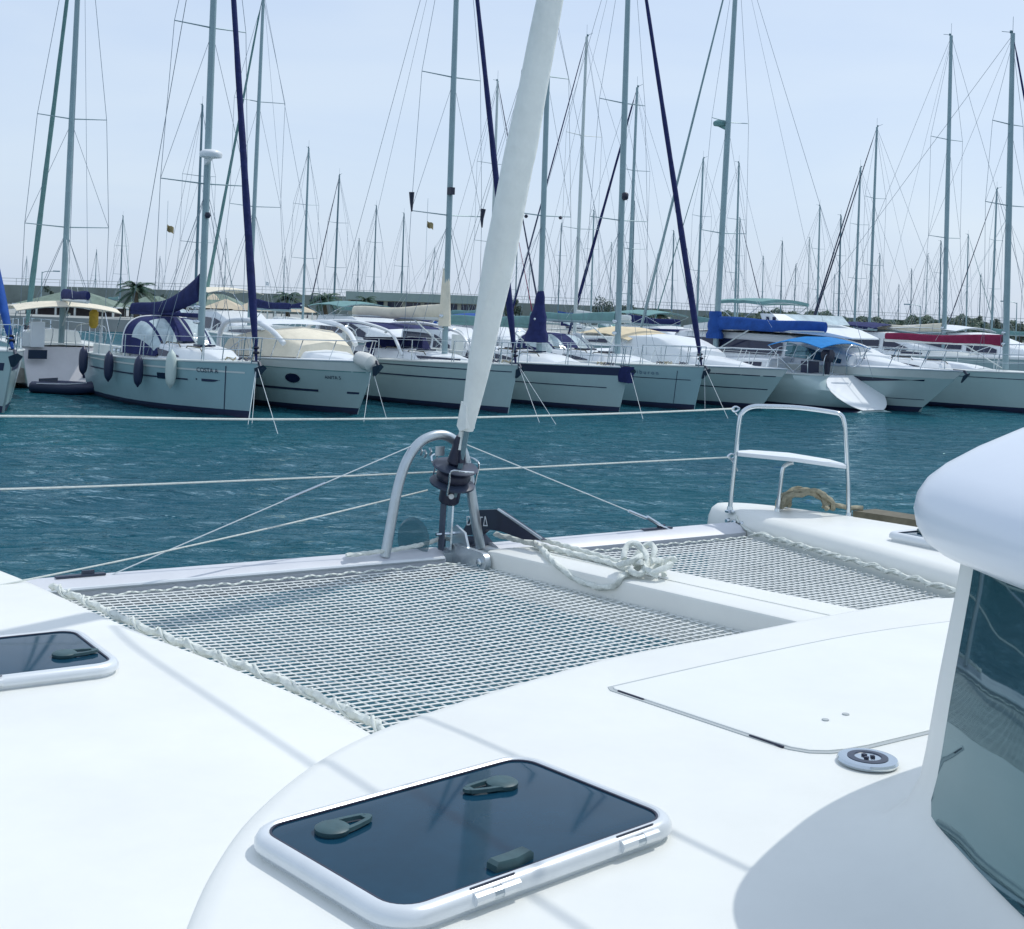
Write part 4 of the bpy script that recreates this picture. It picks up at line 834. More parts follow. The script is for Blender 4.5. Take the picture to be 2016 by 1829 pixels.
# right edge sloop with the maroon boom cover
t, pt, root, s, mast, mz = sailboat('pale green sloop with maroon boom cover at the right picture edge', (2098, 818), 12.0, 3.7, 1.12, 1.28, HULLP, 1982, [(1992, 405, 1.2), (1994, 245, .9)], boom=(4.7, 2.1, OFFW), cover=(.16, .10, REDC, .04), genoa=NAVYC, gr=.07, H=zat(1997, 82, bow_at(2098, 818, HEAD, 12.0), HEAD, 8.2), stripes=[(.5, .98, 1.04, 1.06, NAVYS)], mr=.10, hood=(NAVYC, .6))
# ---------------------------------------------------------------- stern-to sailboats
def stern_boat(label, stern, L, B, fs, fb, hullm, mastpx, spr_px, H, boom, cover, scoop, trans=WHITE, genoa=TEALC, gr=.07, mr=.085, head=HEAD+math.pi):
    root = pz(*stern, 0); t = thing('sailboat', label, 'sailboat', root, head)
    pt = hull_fn(L, B, fs, fb, .4, -scoop, stw=.84, oval=1 if scoop > 1 else 0); build_hull(t, pt, hullm)
    c = [pt(0, z) for z in (1, .95, .9, .82, .7, .55, .4, .28, .18, .1, .05)]; n_ = Vector((-fs, 0, scoop)).normalized()*.012
    ring = [Vector((p.x, p.y*.985, p.z))+n_ for k, p in enumerate(c)] + [Vector((p.x, -p.y*.985, p.z))+n_ for k, p in list(enumerate(c))[::-1]]
    b = MB(); b.add(ring, [list(range(len(ring)))]); b.add([p+n_*.5 for p in ring], [list(range(len(ring)))]); tr_ = b.build('transom', trans, t, 0)
    st = []
    for k in range(9):
        f = k/8; x = L*(.33+.42*f); zb = pt(x/L, 1).z+.03; st.append((x, pt(x/L, 1).y*.64*(1 if f < .85 else .8), zb, zb+.36*(1-.72*f**1.6)))
    hs = house(t, st, 'coachroof', WHITE); house_window(hs, st, st[0][0]+.3, st[3][0], .25, .8); house_window(hs, st, st[3][0]+.2, st[5][0], .25, .8)
    s = along(mastpx, root, head); spr = [(zat(px, py, root, head, s), ys) for px, py, ys in spr_px]
    mast, mz = rig(t, pt, L, s, H, spr, pt(1, 1)+Vector((-.1, 0, .05)), pt(s/L, 1).z+.2, MASTM, mr, genoa, gr, boom=boom, yb=pt(s/L, 1).y-.06, rake=.03)
    rails(t, pt, .10, .86, 6, .58)
    zc = pt(.1, 1).z
    for s_ in (-1, 1):
        b = MB(); p = [Vector((scoop+.1, s_*pt(.05, 1).y*.95, zc)), Vector((scoop+.05, s_*pt(.05, 1).y*.95, zc+.6)), Vector((scoop+.05, s_*.35, zc+.62)), Vector((scoop+.1, s_*.35, zc))]; b.tube(bez(p, 4), .013, 6); b.build('pushpit', STEEL, t, 60)
    if cover: boom_cover(t, s, boom[1]+.12, boom[0]-.1, *cover)
    return t, pt, root, s, mast, mz, tr_
hd2 = HEAD+math.pi
t, pt, root, s, mast, mz, tr_ = stern_boat('sloop moored stern-to with white scoop transom, bright blue bimini and blue boom cover', (1722, 812), 10.2, 3.1, 1.02, 1.1, HULLG, 1410, [(1432, 460, 1.1), (1448, 243, .9)], 15.5, (4.6, 2.35, OFFW), (.19, .13, BLUEC, .0), 1.25, genoa=MASTM, gr=.06, mr=.10)
bo = bimini(t, 1.1, 3.2, 1.2, pt(.1, 1).z+1.02, CYANC, pt(.1, 1).z, drop=.18)
radome(mast, mz(zat(1425, 243, root, hd2, s))+Vector((.34, 0, 0)), TEALC, .26)
b = MB(); zz_ = pt(.1, 1).z
b.loft([[Vector((1.35+dx, .55+dy, zz_+z)) for dx, dy in ((-.14*k, -.12*k), (.16*k, -.12*k), (.18*k, .12*k), (-.14*k, .12*k))] for z, k in ((.42, .7), (.5, 1), (.68, 1.05), (.78, .7))], True, (True, True)); b.loft([[Vector((1.38+dx*k, .55+dy*k, zz_+z)) for dx, dy in ((-.07, -.07), (.07, -.07), (.07, .07), (-.07, .07))] for z, k in ((-.12, .6), (.1, .8), (.42, 1.1))], True, (True, True)); b.box((1.3, .55, zz_-.13), (.24, .05, .04))
o = b.build('outboard_motor', BLACK, None, 30); o.location = root; o.rotation_euler = (0, 0, hd2); tag(o, 'small black outboard motor clamped on the rail beneath the bright blue bimini', 'outboard')
b = MB(); rg = [Vector((1.15+.02*i, 0, 0)) for i in range(2)]
b.tube([Vector((.92, .34*math.cos(a)-.1, pt(.1, 1).z+.62+.34*math.sin(a))) for a in [2*math.pi*i/18 for i in range(19)]], .015, 6); b.build('steering_wheel', STEEL, t, 60)
b = MB(); b.box((2.0, .6, zz_+.2), (.3, .5, .4)); b.build('cockpit_box', NAVYS, t, 0)
fender(l2w(root, hd2, (1.35, -1.22, zz_+.22)), .55, .13, NAVYC, 'dark fender hung on the rail right of the white scoop transom')
b = MB(); rings = []
for k in range(8):
    f = k/7; rr = (.30*(1-.35*f))*(1+.12*math.sin(k*2.2)); rings.append([Vector((s+.05+rr*1.1*math.cos(a), rr*.8*math.sin(a), 1.95+.92*f)) for a in [2*math.pi*i/10 for i in range(10)]])
b.loft(rings, True, (True, True)); b.build('mast_boot_cover', BLUEC, t, 50)
t, pt, root, s, mast, mz, tr_ = stern_boat('white sloop moored stern-to at left with a cream bimini over its cockpit', (128, 766), 8.6, 2.7, 1.15, 1.2, HULLP, 122, [(135, 448, 1.15), (147, 236, .95)], 15.0, (4.2, 2.5, OFFW), (.14, .09, NAVYC, .0), .55, genoa=TEALC, gr=.10, trans=mat('white_transom', (.70, .68, .70), .35, var=(2, .06)), head=rad(117))
hd2 = rad(117)
bimini(t, -.3, 2.3, 1.4, pt(.1, 1).z+1.15, CREAM, pt(.1, 1).z, drop=.14)
b = MB(); b.box((.12, -.65, .36), (.02, .34, .10)); b.build('name_plate', NAVYS, tr_, 0)
b = MB(); b.tube([(0.6, -1.0, pt(.1, 1).z), (.5, -1.02, pt(.1, 1).z+1.2)], .02, 6); b.build('flag_staff', WHITE, t, 60)
b = MB(); b.lathe([(.07, 0), (.13, .1), (.13, .45), (.06, .55)], (.62, -.8, pt(.1, 1).z+.55), 10); b.build('horseshoe_buoy', YELL, t, 50)
b = MB(); b.box((.35, .75, pt(.1, 1).z+.35), (.3, .35, .7)); b.box((.7, 1.0, pt(.1, 1).z+.2), (.5, .3, .4)); b.build('cockpit_locker', WHITE, t, 0)
b = MB(); b.box((.14, .75, .95), (.05, .5, .25)); b.build('life_raft', WINDK, t, 0)
# inflatable dinghy on the water
dg = thing('dinghy', 'dark inflatable dinghy floating between the white stern-to sloop and the sea-green sloop', 'dinghy', pz(140, 774, 0), HEAD+.5); dg.scale = (.8, .8, .8)
b = MB(); P = [Vector((-1.2, .5, .16)), Vector((.3, .5, .18)), Vector((.9, .35, .24)), Vector((1.15, 0, .30)), Vector((.9, -.35, .24)), Vector((.3, -.5, .18)), Vector((-1.2, -.5, .16))]
b.tube(bez(P, 5), .20, 10); b.build('tube', NAVYS, dg, 60)
b = MB(); b.box((-.1, 0, .08), (2.0, .8, .05)); b.build('floor', NAVYP, dg, 0)
b = MB(); b.box((-1.0, 0, .25), (.05, .85, .4)); b.build('transom_board', NAVYP, dg, 0)
b = MB(); b.tube(bez([(-.9, -.66, .3), (-.2, -.70, .33), (.5, -.63, .36), (1.0, -.40, .42)], 5), .012, 5); b.build('grab_line', WHITE, dg, 60)
# ---------------------------------------------------------------- motor cruisers
def motorboat(label, bow, L, B, fs, fb, rb, hullm, head=HEAD, boot=NAVYS):
    root = bow_at(*bow, head, L); t = thing('motor_cruiser', label, 'motorboat', root, head)
    pt = hull_fn(L, B, fs, fb, rb, .1, wl=.80, fine=3.1, stw=.92, flare=.24, mid=.5); build_hull(t, pt, hullm, band=OFFW, boot=boot, deck=WHITE)
    return t, pt, root
def foredeck(t, pt, L, f0, f1, h, wk=.74):
    st = []
    for k in range(10):
        f = k/9; x = L*(f0+(f1-f0)*f); zb = pt(x/L, 1).z-.01; st.append((x, max(.08, pt(x/L, 1).y*wk*(1-.25*f)), zb, zb+.03+h*(1-f)**.8))
    return house(t, st, 'foredeck_trunk', WHITE, .05, .86), st
def bow_rail(t, pt, t0, h, n=6):
    b = MB(); 
    for s_ in (-1, 1):
        P = []
        for i in range(n+1):
            tt = t0+(1-t0)*i/n; p = pt(tt, 1); P.append(Vector((p.x-(.1 if i == n else 0), s_*max(.08, p.y-.05), p.z+h*min(1, .15+i*.7))))
        b.tube(bez(P, 3), .014, 6)
        for i in range(1, n):
            tt = t0+(1-t0)*i/n; p = pt(tt, 1); b.tube([P[i], (p.x-.28, s_*(p.y-.03), p.z)], .012, 5)
    b.build('bow_rail', STEEL, t, 60)
# M2 cream-covered cruiser
t, pt, root = motorboat('motor cruiser with cream canvas over its cockpit, moored beside the sea-green sloop', (703, 816), 9.6, 3.3, 1.12, 1.30, .75, HULLG)
fdk, st = foredeck(t, pt, 9.6, .66, .97, .34)
cv = []
for k in range(8):
    f = k/7; x = 4.9+3.1*f; zb = pt(x/9.6, 1).z+.05; cv.append((x, pt(x/9.6, 1).y*(.86-.14*f), zb, zb+.68*(math.sin(min(1, .45+f*.8)*math.pi/2) if f < .55 else 1-1.6*(f-.55)**1.3)))
house(t, cv, 'cockpit_cover', CREAM, .10, .84)
b = MB(); z0 = pt(.1, 1).z
for y in (-1.3, 1.3): b.tube(bez([Vector((4.6, y, z0+.15)), Vector((4.62, y, z0+.6)), Vector((4.85, y*.97, z0+.92)), Vector((5.5, y*.93, z0+1.02)), Vector((6.4, y*.9, z0+1.0)), Vector((7.2, y*.86, z0+.80)), Vector((7.7, y*.8, z0+.5))], 5), .07, 8)
b.build('radar_arch', WHITE, t, 60)
b = MB(); b.loft([[Vector((x, y, z0+1.02-.10*(k != 1)+.06*(1-(y/1.2)**2))) for y in (-1.15, -.6, 0, .6, 1.15)] for k, x in enumerate((4.8, 5.6, 6.6))], False, (False, False)); b.build('cockpit_top', WHITE, t, 50)
bow_rail(t, pt, .58, .50)
strip(pt, .30, .90, .50, .555).build('hull_stripe', NAVYS, t, 0); strip(pt, .965, .99, .50, .55).build('hull_stripe', NAVYS, t, 0); strip(pt, .03, .99, 1.03, 1.055).build('rubbing_strake', TEALC, t, 0)
b = MB(); ep = []
for k in range(18):
    a = 2*math.pi*k/18; tt = .835+.020*math.cos(a); sh = pt(tt, 1).z; p = pt(tt, (.80+.115*math.sin(a))/sh); ep.append(Vector((p.x, -p.y-.008, p.z)))
b.prism(ep, (0, -.012, 0)); b.build('porthole', WINDK, t, 40)
hull_text(t, pt, 'ANITA 5', .915, .84, .12)
p = pt(1, 1); b = MB(); b.lathe([(.06, -.34), (.17, -.28), (.21, 0), (.19, .18), (.05, .26)], p+Vector((-.20, -.16, .02)), 12, (1, .2, -.25)); b.build('bow_fender', mat('white_vinyl2', (.70, .70, .66), .5, bump=(9, .5, .03)), t, 50)
rail_gear(t, pt, 0)
bow_lines(l2w(root, HEAD, p-Vector((.2, 0, .1))), ['left mooring line of the cream-covered motor cruiser', 'right mooring line of the cream-covered motor cruiser'], [(716, 832), (762, 828)])
# M6 cruiser with beige bimini
t, pt, root = motorboat('motor cruiser with beige bimini and white covered windscreen behind the lettered sloop', (1496, 805), 11.6, 3.5, 1.05, 1.22, 1.0, HULLG)
fdk, st = foredeck(t, pt, 11.6, .66, .97, .42); z0 = pt(.2, 1).z
cv = []
for k in range(8):
    f = k/7; x = 6.4+3.0*f; zb = pt(x/11.6, 1).z+.05; cv.append((x, pt(x/11.6, 1).y*(.84-.12*f), zb, zb+.80*(1 if f < .5 else 1-1.5*(f-.5)**1.4)))
house(t, cv, 'windscreen_cover', WHITE, .08, .82)
bimini(t, 4.2, 7.2, 1.3, z0+.98, BEIGE, z0, camber=.22, drop=.20)
b = MB()
for y in (-1.45, 1.45): b = MB(); b.prism([Vector((5.6, y, z0)), Vector((6.3, y, z0)), Vector((5.1, y, z0+.85)), Vector((4.6, y, z0+.90))], (0, .1, 0)); b.build('arch_leg', WHITE, t, 0)
b = MB(); b.box((4.85, 0, z0+.88), (.5, 2.85, .07)); b.build('arch_top', WHITE, t, 0)
bow_rail(t, pt, .60, .56); strip(pt, .04, .99, .58, .61).build('hull_stripe', NAVYS, t, 0); strip(pt, .03, .99, .98, 1.01).build('rubbing_strake', NAVYS, t, 0)
b = MB(); b.box((4.5, -1.1, z0+.45), (.42, .14, .36)); b.build('life_ring_bag', REDB, t, 0)
# M8 flybridge yacht
t, pt, root = motorboat('flybridge motor yacht with long dark hull window and raised grey bimini', (1806, 811), 14.0, 4.2, 1.22, 1.32, 1.55, HULLG)
fdk, st = foredeck(t, pt, 14.0, .72, .985, .50, .8); z0 = pt(.3, 1).z
strip(pt, .60, .965, .84, 1.02, off=.010, tp=1).build('hull_window', WINDK, t, 0); strip(pt, .05, .99, .38, .40).build('hull_stripe', NAVYS, t, 0)
sal = [(5.0, 1.75, z0, z0+.92), (7.6, 1.75, z0, z0+.95), (10.0, 1.62, z0, z0+.92), (11.0, 1.5, z0, z0+.72), (12.2, 1.20, z0, z0+.38)]
so_ = house(t, sal, 'saloon', WHITE, .06, .86); house_window(so_, sal, 5.4, 9.9, .35, .92, taper=.1); house_window(so_, sal, 10.05, 12.0, .35, .92, m=GLASS, taper=.4)
b = MB(); b.loft([[Vector((x, -y, z0+z)), Vector((x, y, z0+z)), Vector((x, y, z0+z+th)), Vector((x, -y, z0+z+th))] for x, y, z, th in ((5.4, 1.5, 1.0, .1), (7, 1.7, 1.02, .28), (9.5, 1.65, 1.04, .32), (10.8, 1.35, 1.0, .18), (12.0, .7, .90, .04))], True, (True, True)); fb_ = b.build('flybridge', WHITE, t, 30)
b = MB(); b.loft([[Vector((9.9+.55*k, y*(1-.2*k), z0+1.32+.30*(1-k))) for y in (-1.5, -1.0, -.5, 0, .5, 1.0, 1.5)] for k in (0, 1)], False, (False, False)); b.build('fly_windscreen', CLEAR, fb_, 60)
b = MB(); b.prism([Vector((8.6, -1.0, z0+1.30)), Vector((9.4, -1.0, z0+1.30)), Vector((9.0, -1.0, z0+1.62)), Vector((8.45, -1.0, z0+1.62))], (0, 1.9, 0)); b.build('helm_console', WHITE, fb_, 0)
for k in range(2): b = MB(); b.box((8.8+.28*k, -1.012, z0+1.46), (.13, .02, .11)); b.build('console_gauge', WINDK, fb_, 0)
bimini(t, 6.6, 8.7, 1.2, z0+2.05, TEALC, z0+1.2, camber=.10, drop=.04, thick=.10)
bow_rail(t, pt, .66, .60, 8); rail_gear(t, pt, 0)
b = MB(); b.box((4.4, 0, z0+.9), (1.4, 3.2, .08)); b.build('aft_awning', NAVYC, t, 0)
# pontoon behind the front row
pA, pB = pz(-60, 742, .55), None
e_ = Vector((math.cos(rad(36)), math.sin(rad(36)), 0)); n_ = Vector((-e_.y, e_.x, 0)); p0 = l2w(bow_at(490, 822, HEAD, 7.6), HEAD, (-2.2, 0, 0)) - e_*9
b = MB(); b.loft([[p+n_*d+EZ*z for d, z in ((0, .15), (0, .55), (2.2, .55), (2.2, .15))] for p in (p0, p0+e_*62)], True, (True, True)); struct(b.build('pontoon', mat('pontoon_boards', (.30, .28, .25), .9, var=(6, .25)), None, 0))
# ================================================================== boats farther back (told apart by their masts)
def horizon(px): return PPY + FPX*math.tan(PITCH) + (px-PPX)*math.tan(ROLL)
def back_boat(label, base, top, H, genoa=None, cov=TEALC, head=None, mm=MASTM, spr=2, hullm=HULLG, mr=.085, bl=3.6, gr=.07, hood=None, frac=1.0):
    Z = (H-CAMZ)*FPX/(horizon(top[0])-top[1]); d = ray(base[0], base[1]); X = d.x/d.y*Z
    head = HEAD+random.uniform(-.05, .05)+(math.pi if head else 0)
    L = H*.74; sm = L*.60; root = Vector((X-math.cos(head)*sm, Z-math.sin(head)*sm, 0)); B = L*.31
    t = thing('sailboat', label, 'sailboat', root, head, 'sailboats moored behind the front row')
    pt = hull_fn(L, B, L*.105, L*.12, .4, .2); build_hull(t, pt, hullm, deck=OFFW)
    st = []
    for k in range(6): f = k/5; x = L*(.30+.45*f); zb = pt(x/L, 1).z+.03; st.append((x, pt(x/L, 1).y*.64, zb, zb+.40*(1-.7*f**1.6)))
    hs = house(t, st, 'coachroof', OFFW); house_window(hs, st, st[0][0]+.2, st[3][0], .25, .8, sides=(-1,) if abs(head-HEAD) < 1 else (1,))
    lean = (top[0]-base[0]); zd = pt(.6, 1).z+.2
    sp = [(zd+(H-zd)*k, L*.10) for k in ((.36, .67) if spr == 2 else (.5,))]
    rig(t, pt, L, sm, H, sp, pt(1, 1)+Vector((-.1, 0, .05)), zd, mm, mr, genoa, gr, boom=(bl, zd+.85, mm), yb=pt(.6, 1).y-.05, wr=.0055+Z*.00005, frac=frac)
    boom_cover(t, sm, zd+.98, bl-.15, .17, .10, cov, .1)
    hood = hood or (NAVYC, BLUEC, None, TEALC, NAVYC)[int(base[0]) % 5]
    if hood: sprayhood(t, st[0][0]-.5, st[0][0]+.7, B*.34, st[0][2]+.3, .55, hood)
    return t
BB = [
 ('sailboat whose short mast stands left of the left palm tree', (236, 590), (245, 425), 12.0, dict(mm=MASTD, genoa=TEALC, gr=.05)),
 ('sailboat with tall mast and pale furled genoa behind the sea-green sloop bow', (492, 600), (519, -20), 15.5, dict(genoa=TEALC, gr=.09, cov=NAVYC, head=1)),
 ('sailboat with thin mast half hidden behind the sea-green sloop mast', (384, 600), (394, 206), 14.0, dict(mm=MASTD)),
 ('sailboat with slim mast standing above the cream cockpit cover', (597, 600), (590, 290), 13.5, dict(mm=MASTM, cov=NAVYC)),
 ('sailboat with dark mast and dark stays between the palms and the flat building', (657, 600), (671, 345), 13.0, dict(mm=MASTD, genoa=NAVYS, gr=.06, head=1)),
 ('far sailboat whose mast rises over the left end of the flat building', (735, 590), (743, 405), 13.0, dict(mm=MASTD)),
 ('far sailboat with bare thin mast over the middle of the flat building', (790, 590), (790, 420), 12.0, dict(mm=MASTD, spr=1)),
 ('sailboat with white mast and masthead gear left of the furled headsail', (966, 600), (981, 158), 14.5, dict(mm=MASTW, genoa=NAVYS, gr=.05)),
 ('sailboat with tall pale mast behind the navy-banded sloop', (1132, 630), (1172, 72), 15.5, dict(mm=MASTW, cov=OFFW, genoa=NAVYC, gr=.05, head=1)),
 ('sailboat with short mast behind the tall pale mast', (1164, 600), (1174, 415), 12.0, dict(mm=MASTM)),
 ('sailboat with dark furled genoa leaning left behind the lettered sloop', (1236, 620), (1262, 172), 14.0, dict(genoa=NAVYC, gr=.10, head=1, cov=NAVYC)),
 ('sailboat with short dark mast right of the lettered sloop mast', (1243, 600), (1254, 395), 12.5, dict(mm=MASTD)),
 ('sailboat with a lone grey mast in the gap left of the blue mast cover', (1372, 620), (1388, 312), 14.0, dict(genoa=TEALC, gr=.05, head=1)),
 ('sailboat with thin mast just right of the blue mast cover', (1447, 620), (1467, 320), 14.0, dict(cov=NAVYC)),
 ('sailboat with stubby pale mast behind the raised grey bimini', (1452, 620), (1465, 430), 12.5, dict(mm=MASTM, genoa=NAVYS, gr=.06)),
 ('far sailboat with small mast above the raised grey bimini', (1537, 610), (1540, 475), 12.0, dict(mm=MASTD, spr=1)),
 ('sailboat with thin mast above the flybridge windscreen', (1609, 620), (1616, 405), 12.5, dict(mm=MASTM)),
 ('far sailboat with short mast between two dark slanting genoas', (1651, 620), (1655, 424), 12.0, dict(mm=MASTD)),
 ('sailboat with dark genoa slanting left above the flybridge', (1682, 640), (1706, 330), 13.5, dict(genoa=NAVYS, gr=.07, head=1, cov=NAVYC)),
 ('sailboat with taller mast and dark genoa at right of the flybridge', (1711, 650), (1736, 250), 14.5, dict(genoa=NAVYS, gr=.06, head=1, cov=NAVYC, hood=NAVYC)),
 ('far sailboat with small mast over the green hedge', (1729, 640), (1735, 500), 11.5, dict(mm=MASTM, spr=1)),
 ('sailboat with tall mast and wind vane behind the flybridge yacht bow', (1858, 690), (1885, 68), 15.5, dict(mm=MASTM, mr=.10, cov=CREAM)),
 ('sailboat with short dark mast left of the maroon boom cover', (1849, 640), (1857, 475), 12.0, dict(mm=MASTD)),
 ('sailboat with mast carrying two white radar boxes above the maroon cover', (1952, 650), (1973, 372), 13.0, dict(mm=MASTM, genoa=NAVYS, gr=.05, head=1)),
 ('far sailboat with thin mast low over the hedge, right of the flybridge', (1768, 640), (1773, 560), 11.0, dict(mm=MASTD, spr=1)),
 ('far sailboat with faint mast by the palms behind the cream cover', (186, 600), (189, 492), 11.0, dict(mm=MASTM, spr=1)),
 ('sailboat with dark thin mast right of the furled headsail foot', (1014, 620), (1016, 462), 12.0, dict(mm=MASTD, genoa=REDC, gr=.07)),
]
for lb, bs, tp_, H, kw in BB: back_boat(lb, bs, tp_, H, **kw)
FAR = ['at far left beyond the cream bimini mast', 'just right of the left palm', 'behind the tan awnings left of the dark forestay', 'over the palm behind the cream cockpit cover', 'over the left corner of the flat building', 'left of the cream sail bag', 'low beside the navy sail stowed on a mast', 'between the navy-banded sloop mast and the tall pale mast', 'just left of the lettered sloop mast', 'just left of the lettered sloop forestay', 'behind the dark forestay of the lettered sloop', 'just beside the blue mast cover', 'over the left end of the raised grey bimini', 'over the right end of the raised grey bimini', 'over the flybridge helm console', 'low over the flybridge windscreen', 'over the hedge left of the hedge lamp post', 'over the hedge right of the hedge lamp post', 'between the tall vane mast and the maroon cover', 'above the low palm at right']
for i_, (bx, ty) in enumerate(((48, 505), (310, 505), (440, 470), (556, 505), (702, 470), (850, 488), (1040, 520), (1098, 440), (1200, 478), (1290, 500), (1322, 455), (1412, 520), (1500, 505), (1563, 520), (1590, 468), (1640, 540), (1793, 530), (1822, 500), (1903, 462), (1928, 540))):
    back_boat('distant sailboat with thin mast '+FAR[i_], (bx, 620), (bx+8, ty), 11.5+(i_*37 % 10)*.25, mm=(MASTM, MASTD, MASTW)[i_ % 3], spr=1+i_ % 2, genoa=(None, NAVYS, TEALC, None)[i_ % 4], gr=.05, cov=(TEALC, NAVYC, CREAM, BLUEC)[i_ % 4], head=i_ % 2)['group'] = 'distant sailboats in the mast forest'
# motor boats in the second row
def back_motor(label, px, py, Z, L, top, m=WHITE, tm=WHITE, head=HEAD, name='motor_cruiser'):
    d = ray(px, py); root = Vector((d.x/d.y*Z, Z, 0)) - Vector((math.cos(head), math.sin(head), 0))*L*.5
    t = thing(name, label, 'motorboat', root, head); pt = hull_fn(L, L*.34, L*.11, L*.13, .8, .1, wl=.8, fine=2.5, stw=.9, flare=.2); build_hull(t, pt, m, deck=WHITE)
    z0 = pt(.3, 1).z; st = [(L*.18, L*.13, z0, z0+1.0), (L*.45, L*.13, z0, z0+1.0), (L*.58, L*.11, z0, z0+.55), (L*.75, L*.08, z0, z0+.25)]
    hs = house(t, st, 'saloon', WHITE, .06, .86); house_window(hs, st, L*.2, L*.44, .35, .92, taper=.1); house_window(hs, st, L*.46, L*.57, .3, .9, taper=.3)
    bow_rail(t, pt, .5, .55)
    if top: bimini(t, L*.12, L*.42, L*.13, z0+top, tm, z0+.9, drop=.1)
    return t
back_motor('white flybridge cruiser with cream tent-like top behind the sea-green sloop forestay', 480, 640, 56, 10, 1.9, tm=CREAM)
back_motor('white motor yacht with flat hard top below the flat building', 745, 640, 56, 10, 1.5, tm=TEALC)
back_motor('small white motorboat under a navy awning behind the long pale green sloop', 905, 660, 50, 8, 1.3, tm=NAVYC)
back_motor('blue-topped motorboat right of the furled headsail', 1000, 650, 52, 9, 1.3, tm=BLUEC)
back_motor('white cruiser with dark windows at right behind the maroon boom cover', 1960, 690, 58, 12, 1.2, tm=WHITE)
back_motor('white motorboat showing through the gap beside the blue mast cover', 1340, 660, 60, 10, 1.6, tm=TEALC)
back_motor('low white cruiser seen beyond the flybridge yacht bow rail', 1790, 690, 60, 11, 1.3, tm=NAVYC)
# ---------------------------------------------------------------- quay, breakwater, buildings, plants
STONE = mat('breakwater_stone', (.16, .20, .19), .9, var=(.35, .2), bump=(1.5, .5, .1))
CONC = mat('quay_concrete', (.30, .32, .31), .9, var=(.4, .15))
b = MB(); b.box((0, 140, .35), (330, 90, 1.1)); struct(b.build('quay', CONC, None, 0))
wl_ = [pY(px, py, 178) for px, py in ((-250, 549), (0, 560), (400, 573), (800, 588), (1200, 603), (1600, 622), (2000, 640), (2300, 650))]
b = MB(); b.loft([[Vector((p.x, 178, 0)), Vector((p.x, 178, p.z)), Vector((p.x, 182, p.z)), Vector((p.x, 182, 0))] for p in wl_], True, (True, True))
bw = tag(b.build('breakwater_wall', STONE, None, 0), 'long grey-green breakwater wall running behind the whole marina', 'wall')
b = MB()
for i in range(len(wl_)-1):
    for k in range(14): p = wl_[i].lerp(wl_[i+1], k/14); b.box((p.x, 178.6, p.z+.45), (.07, .07, .9))
b.tube([Vector((p.x, 178.6, p.z+.9)) for p in wl_], .045, 5); b.tube([Vector((p.x, 178.6, p.z+.5)) for p in wl_], .03, 5); b.build('railing', mat('railing_paint', (.55, .58, .58), .5), bw, 0)
def pavilion(px0, px1, eave, apex, Z, label, base=.9):
    a, c = pY(px0, eave, Z), pY(px1, eave, Z); ap = pY((px0+px1)/2, apex, Z).z; t = thing('pavilion', label, 'building', ((a.x+c.x)/2, Z+2.5, base)); hw = (c.x-a.x)/2; ez = (a.z+c.z)/2-base; dz = ap-base
    b = MB(); b.add([(-hw, -2.5, ez), (hw, -2.5, ez), (hw, 2.5, ez), (-hw, 2.5, ez), (-hw*.25, 0, dz), (hw*.25, 0, dz)], [(0, 1, 5, 4), (1, 2, 5), (2, 3, 4, 5), (3, 0, 4), (3, 2, 1, 0)]); b.build('roof', mat('green_tile_roof', (.16, .22, .18), .85, var=(2, .2), bump=(8, .5, .05)), t, 0)
    b = MB(); b.box((0, -2.54, ez-.06), (hw*2.02, .1, .16)); b.build('fascia', WHITE, t, 0)
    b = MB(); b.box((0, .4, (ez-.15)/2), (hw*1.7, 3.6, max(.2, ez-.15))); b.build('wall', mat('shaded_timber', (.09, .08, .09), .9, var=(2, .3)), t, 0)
    for k in range(6): b = MB(); b.box((-hw*.92+hw*1.84*k/5, -2.3, (ez-.14)/2), (.14, .14, ez-.14)); b.build('post', OFFW, t, 0)
pavilion(25, 230, 601, 574, 104, 'left quayside pavilion with grey-green hipped roof and white fascia')
pavilion(335, 480, 603, 578, 106, 'quayside pavilion with hipped roof between the left palm and the sea-green sloop mast')
pavilion(240, 330, 602, 582, 108, 'small quayside pavilion behind the left palm')
# flat modern building
Zb = 112; a, c = pY(681, 573, Zb), pY(952, 583, Zb); bw_ = c.x-a.x
t = thing('marina_building', 'flat-roofed grey marina building with dark strip windows', 'building', ((a.x+c.x)/2, Zb+4, .9)); h_ = (a.z+c.z)/2-.9
GREYW = mat('grey_render', (.24, .32, .31), .85, var=(.5, .1))
b = MB(); b.box((0, 0, h_-.35), (bw_, 8, .7)); b.build('parapet', GREYW, t, 0)
b = MB(); b.box((0, .25, (h_-.7)/2), (bw_-.3, 7.4, h_-.7)); b.build('wall', mat('sand_render', (.34, .36, .31), .85, var=(.5, .1)), t, 0)
for k in range(7): b = MB(); b.box((-bw_/2+1.0+bw_*.86*k/6.4, -3.47, h_-1.15), (bw_*.105, .06, .75)); w_o = b.build('window', WINDK, t, 0); b = MB(); b.box((-bw_/2+1.0+bw_*.86*k/6.4, -3.52, h_-1.15), (.05, .05, .75)); b.build('mullion', GREYW, w_o, 0)
b = MB(); b.box((bw_*.1, -3.6, .95), (bw_*.5, .6, .12)); b.build('canopy', NAVYS, t, 0)
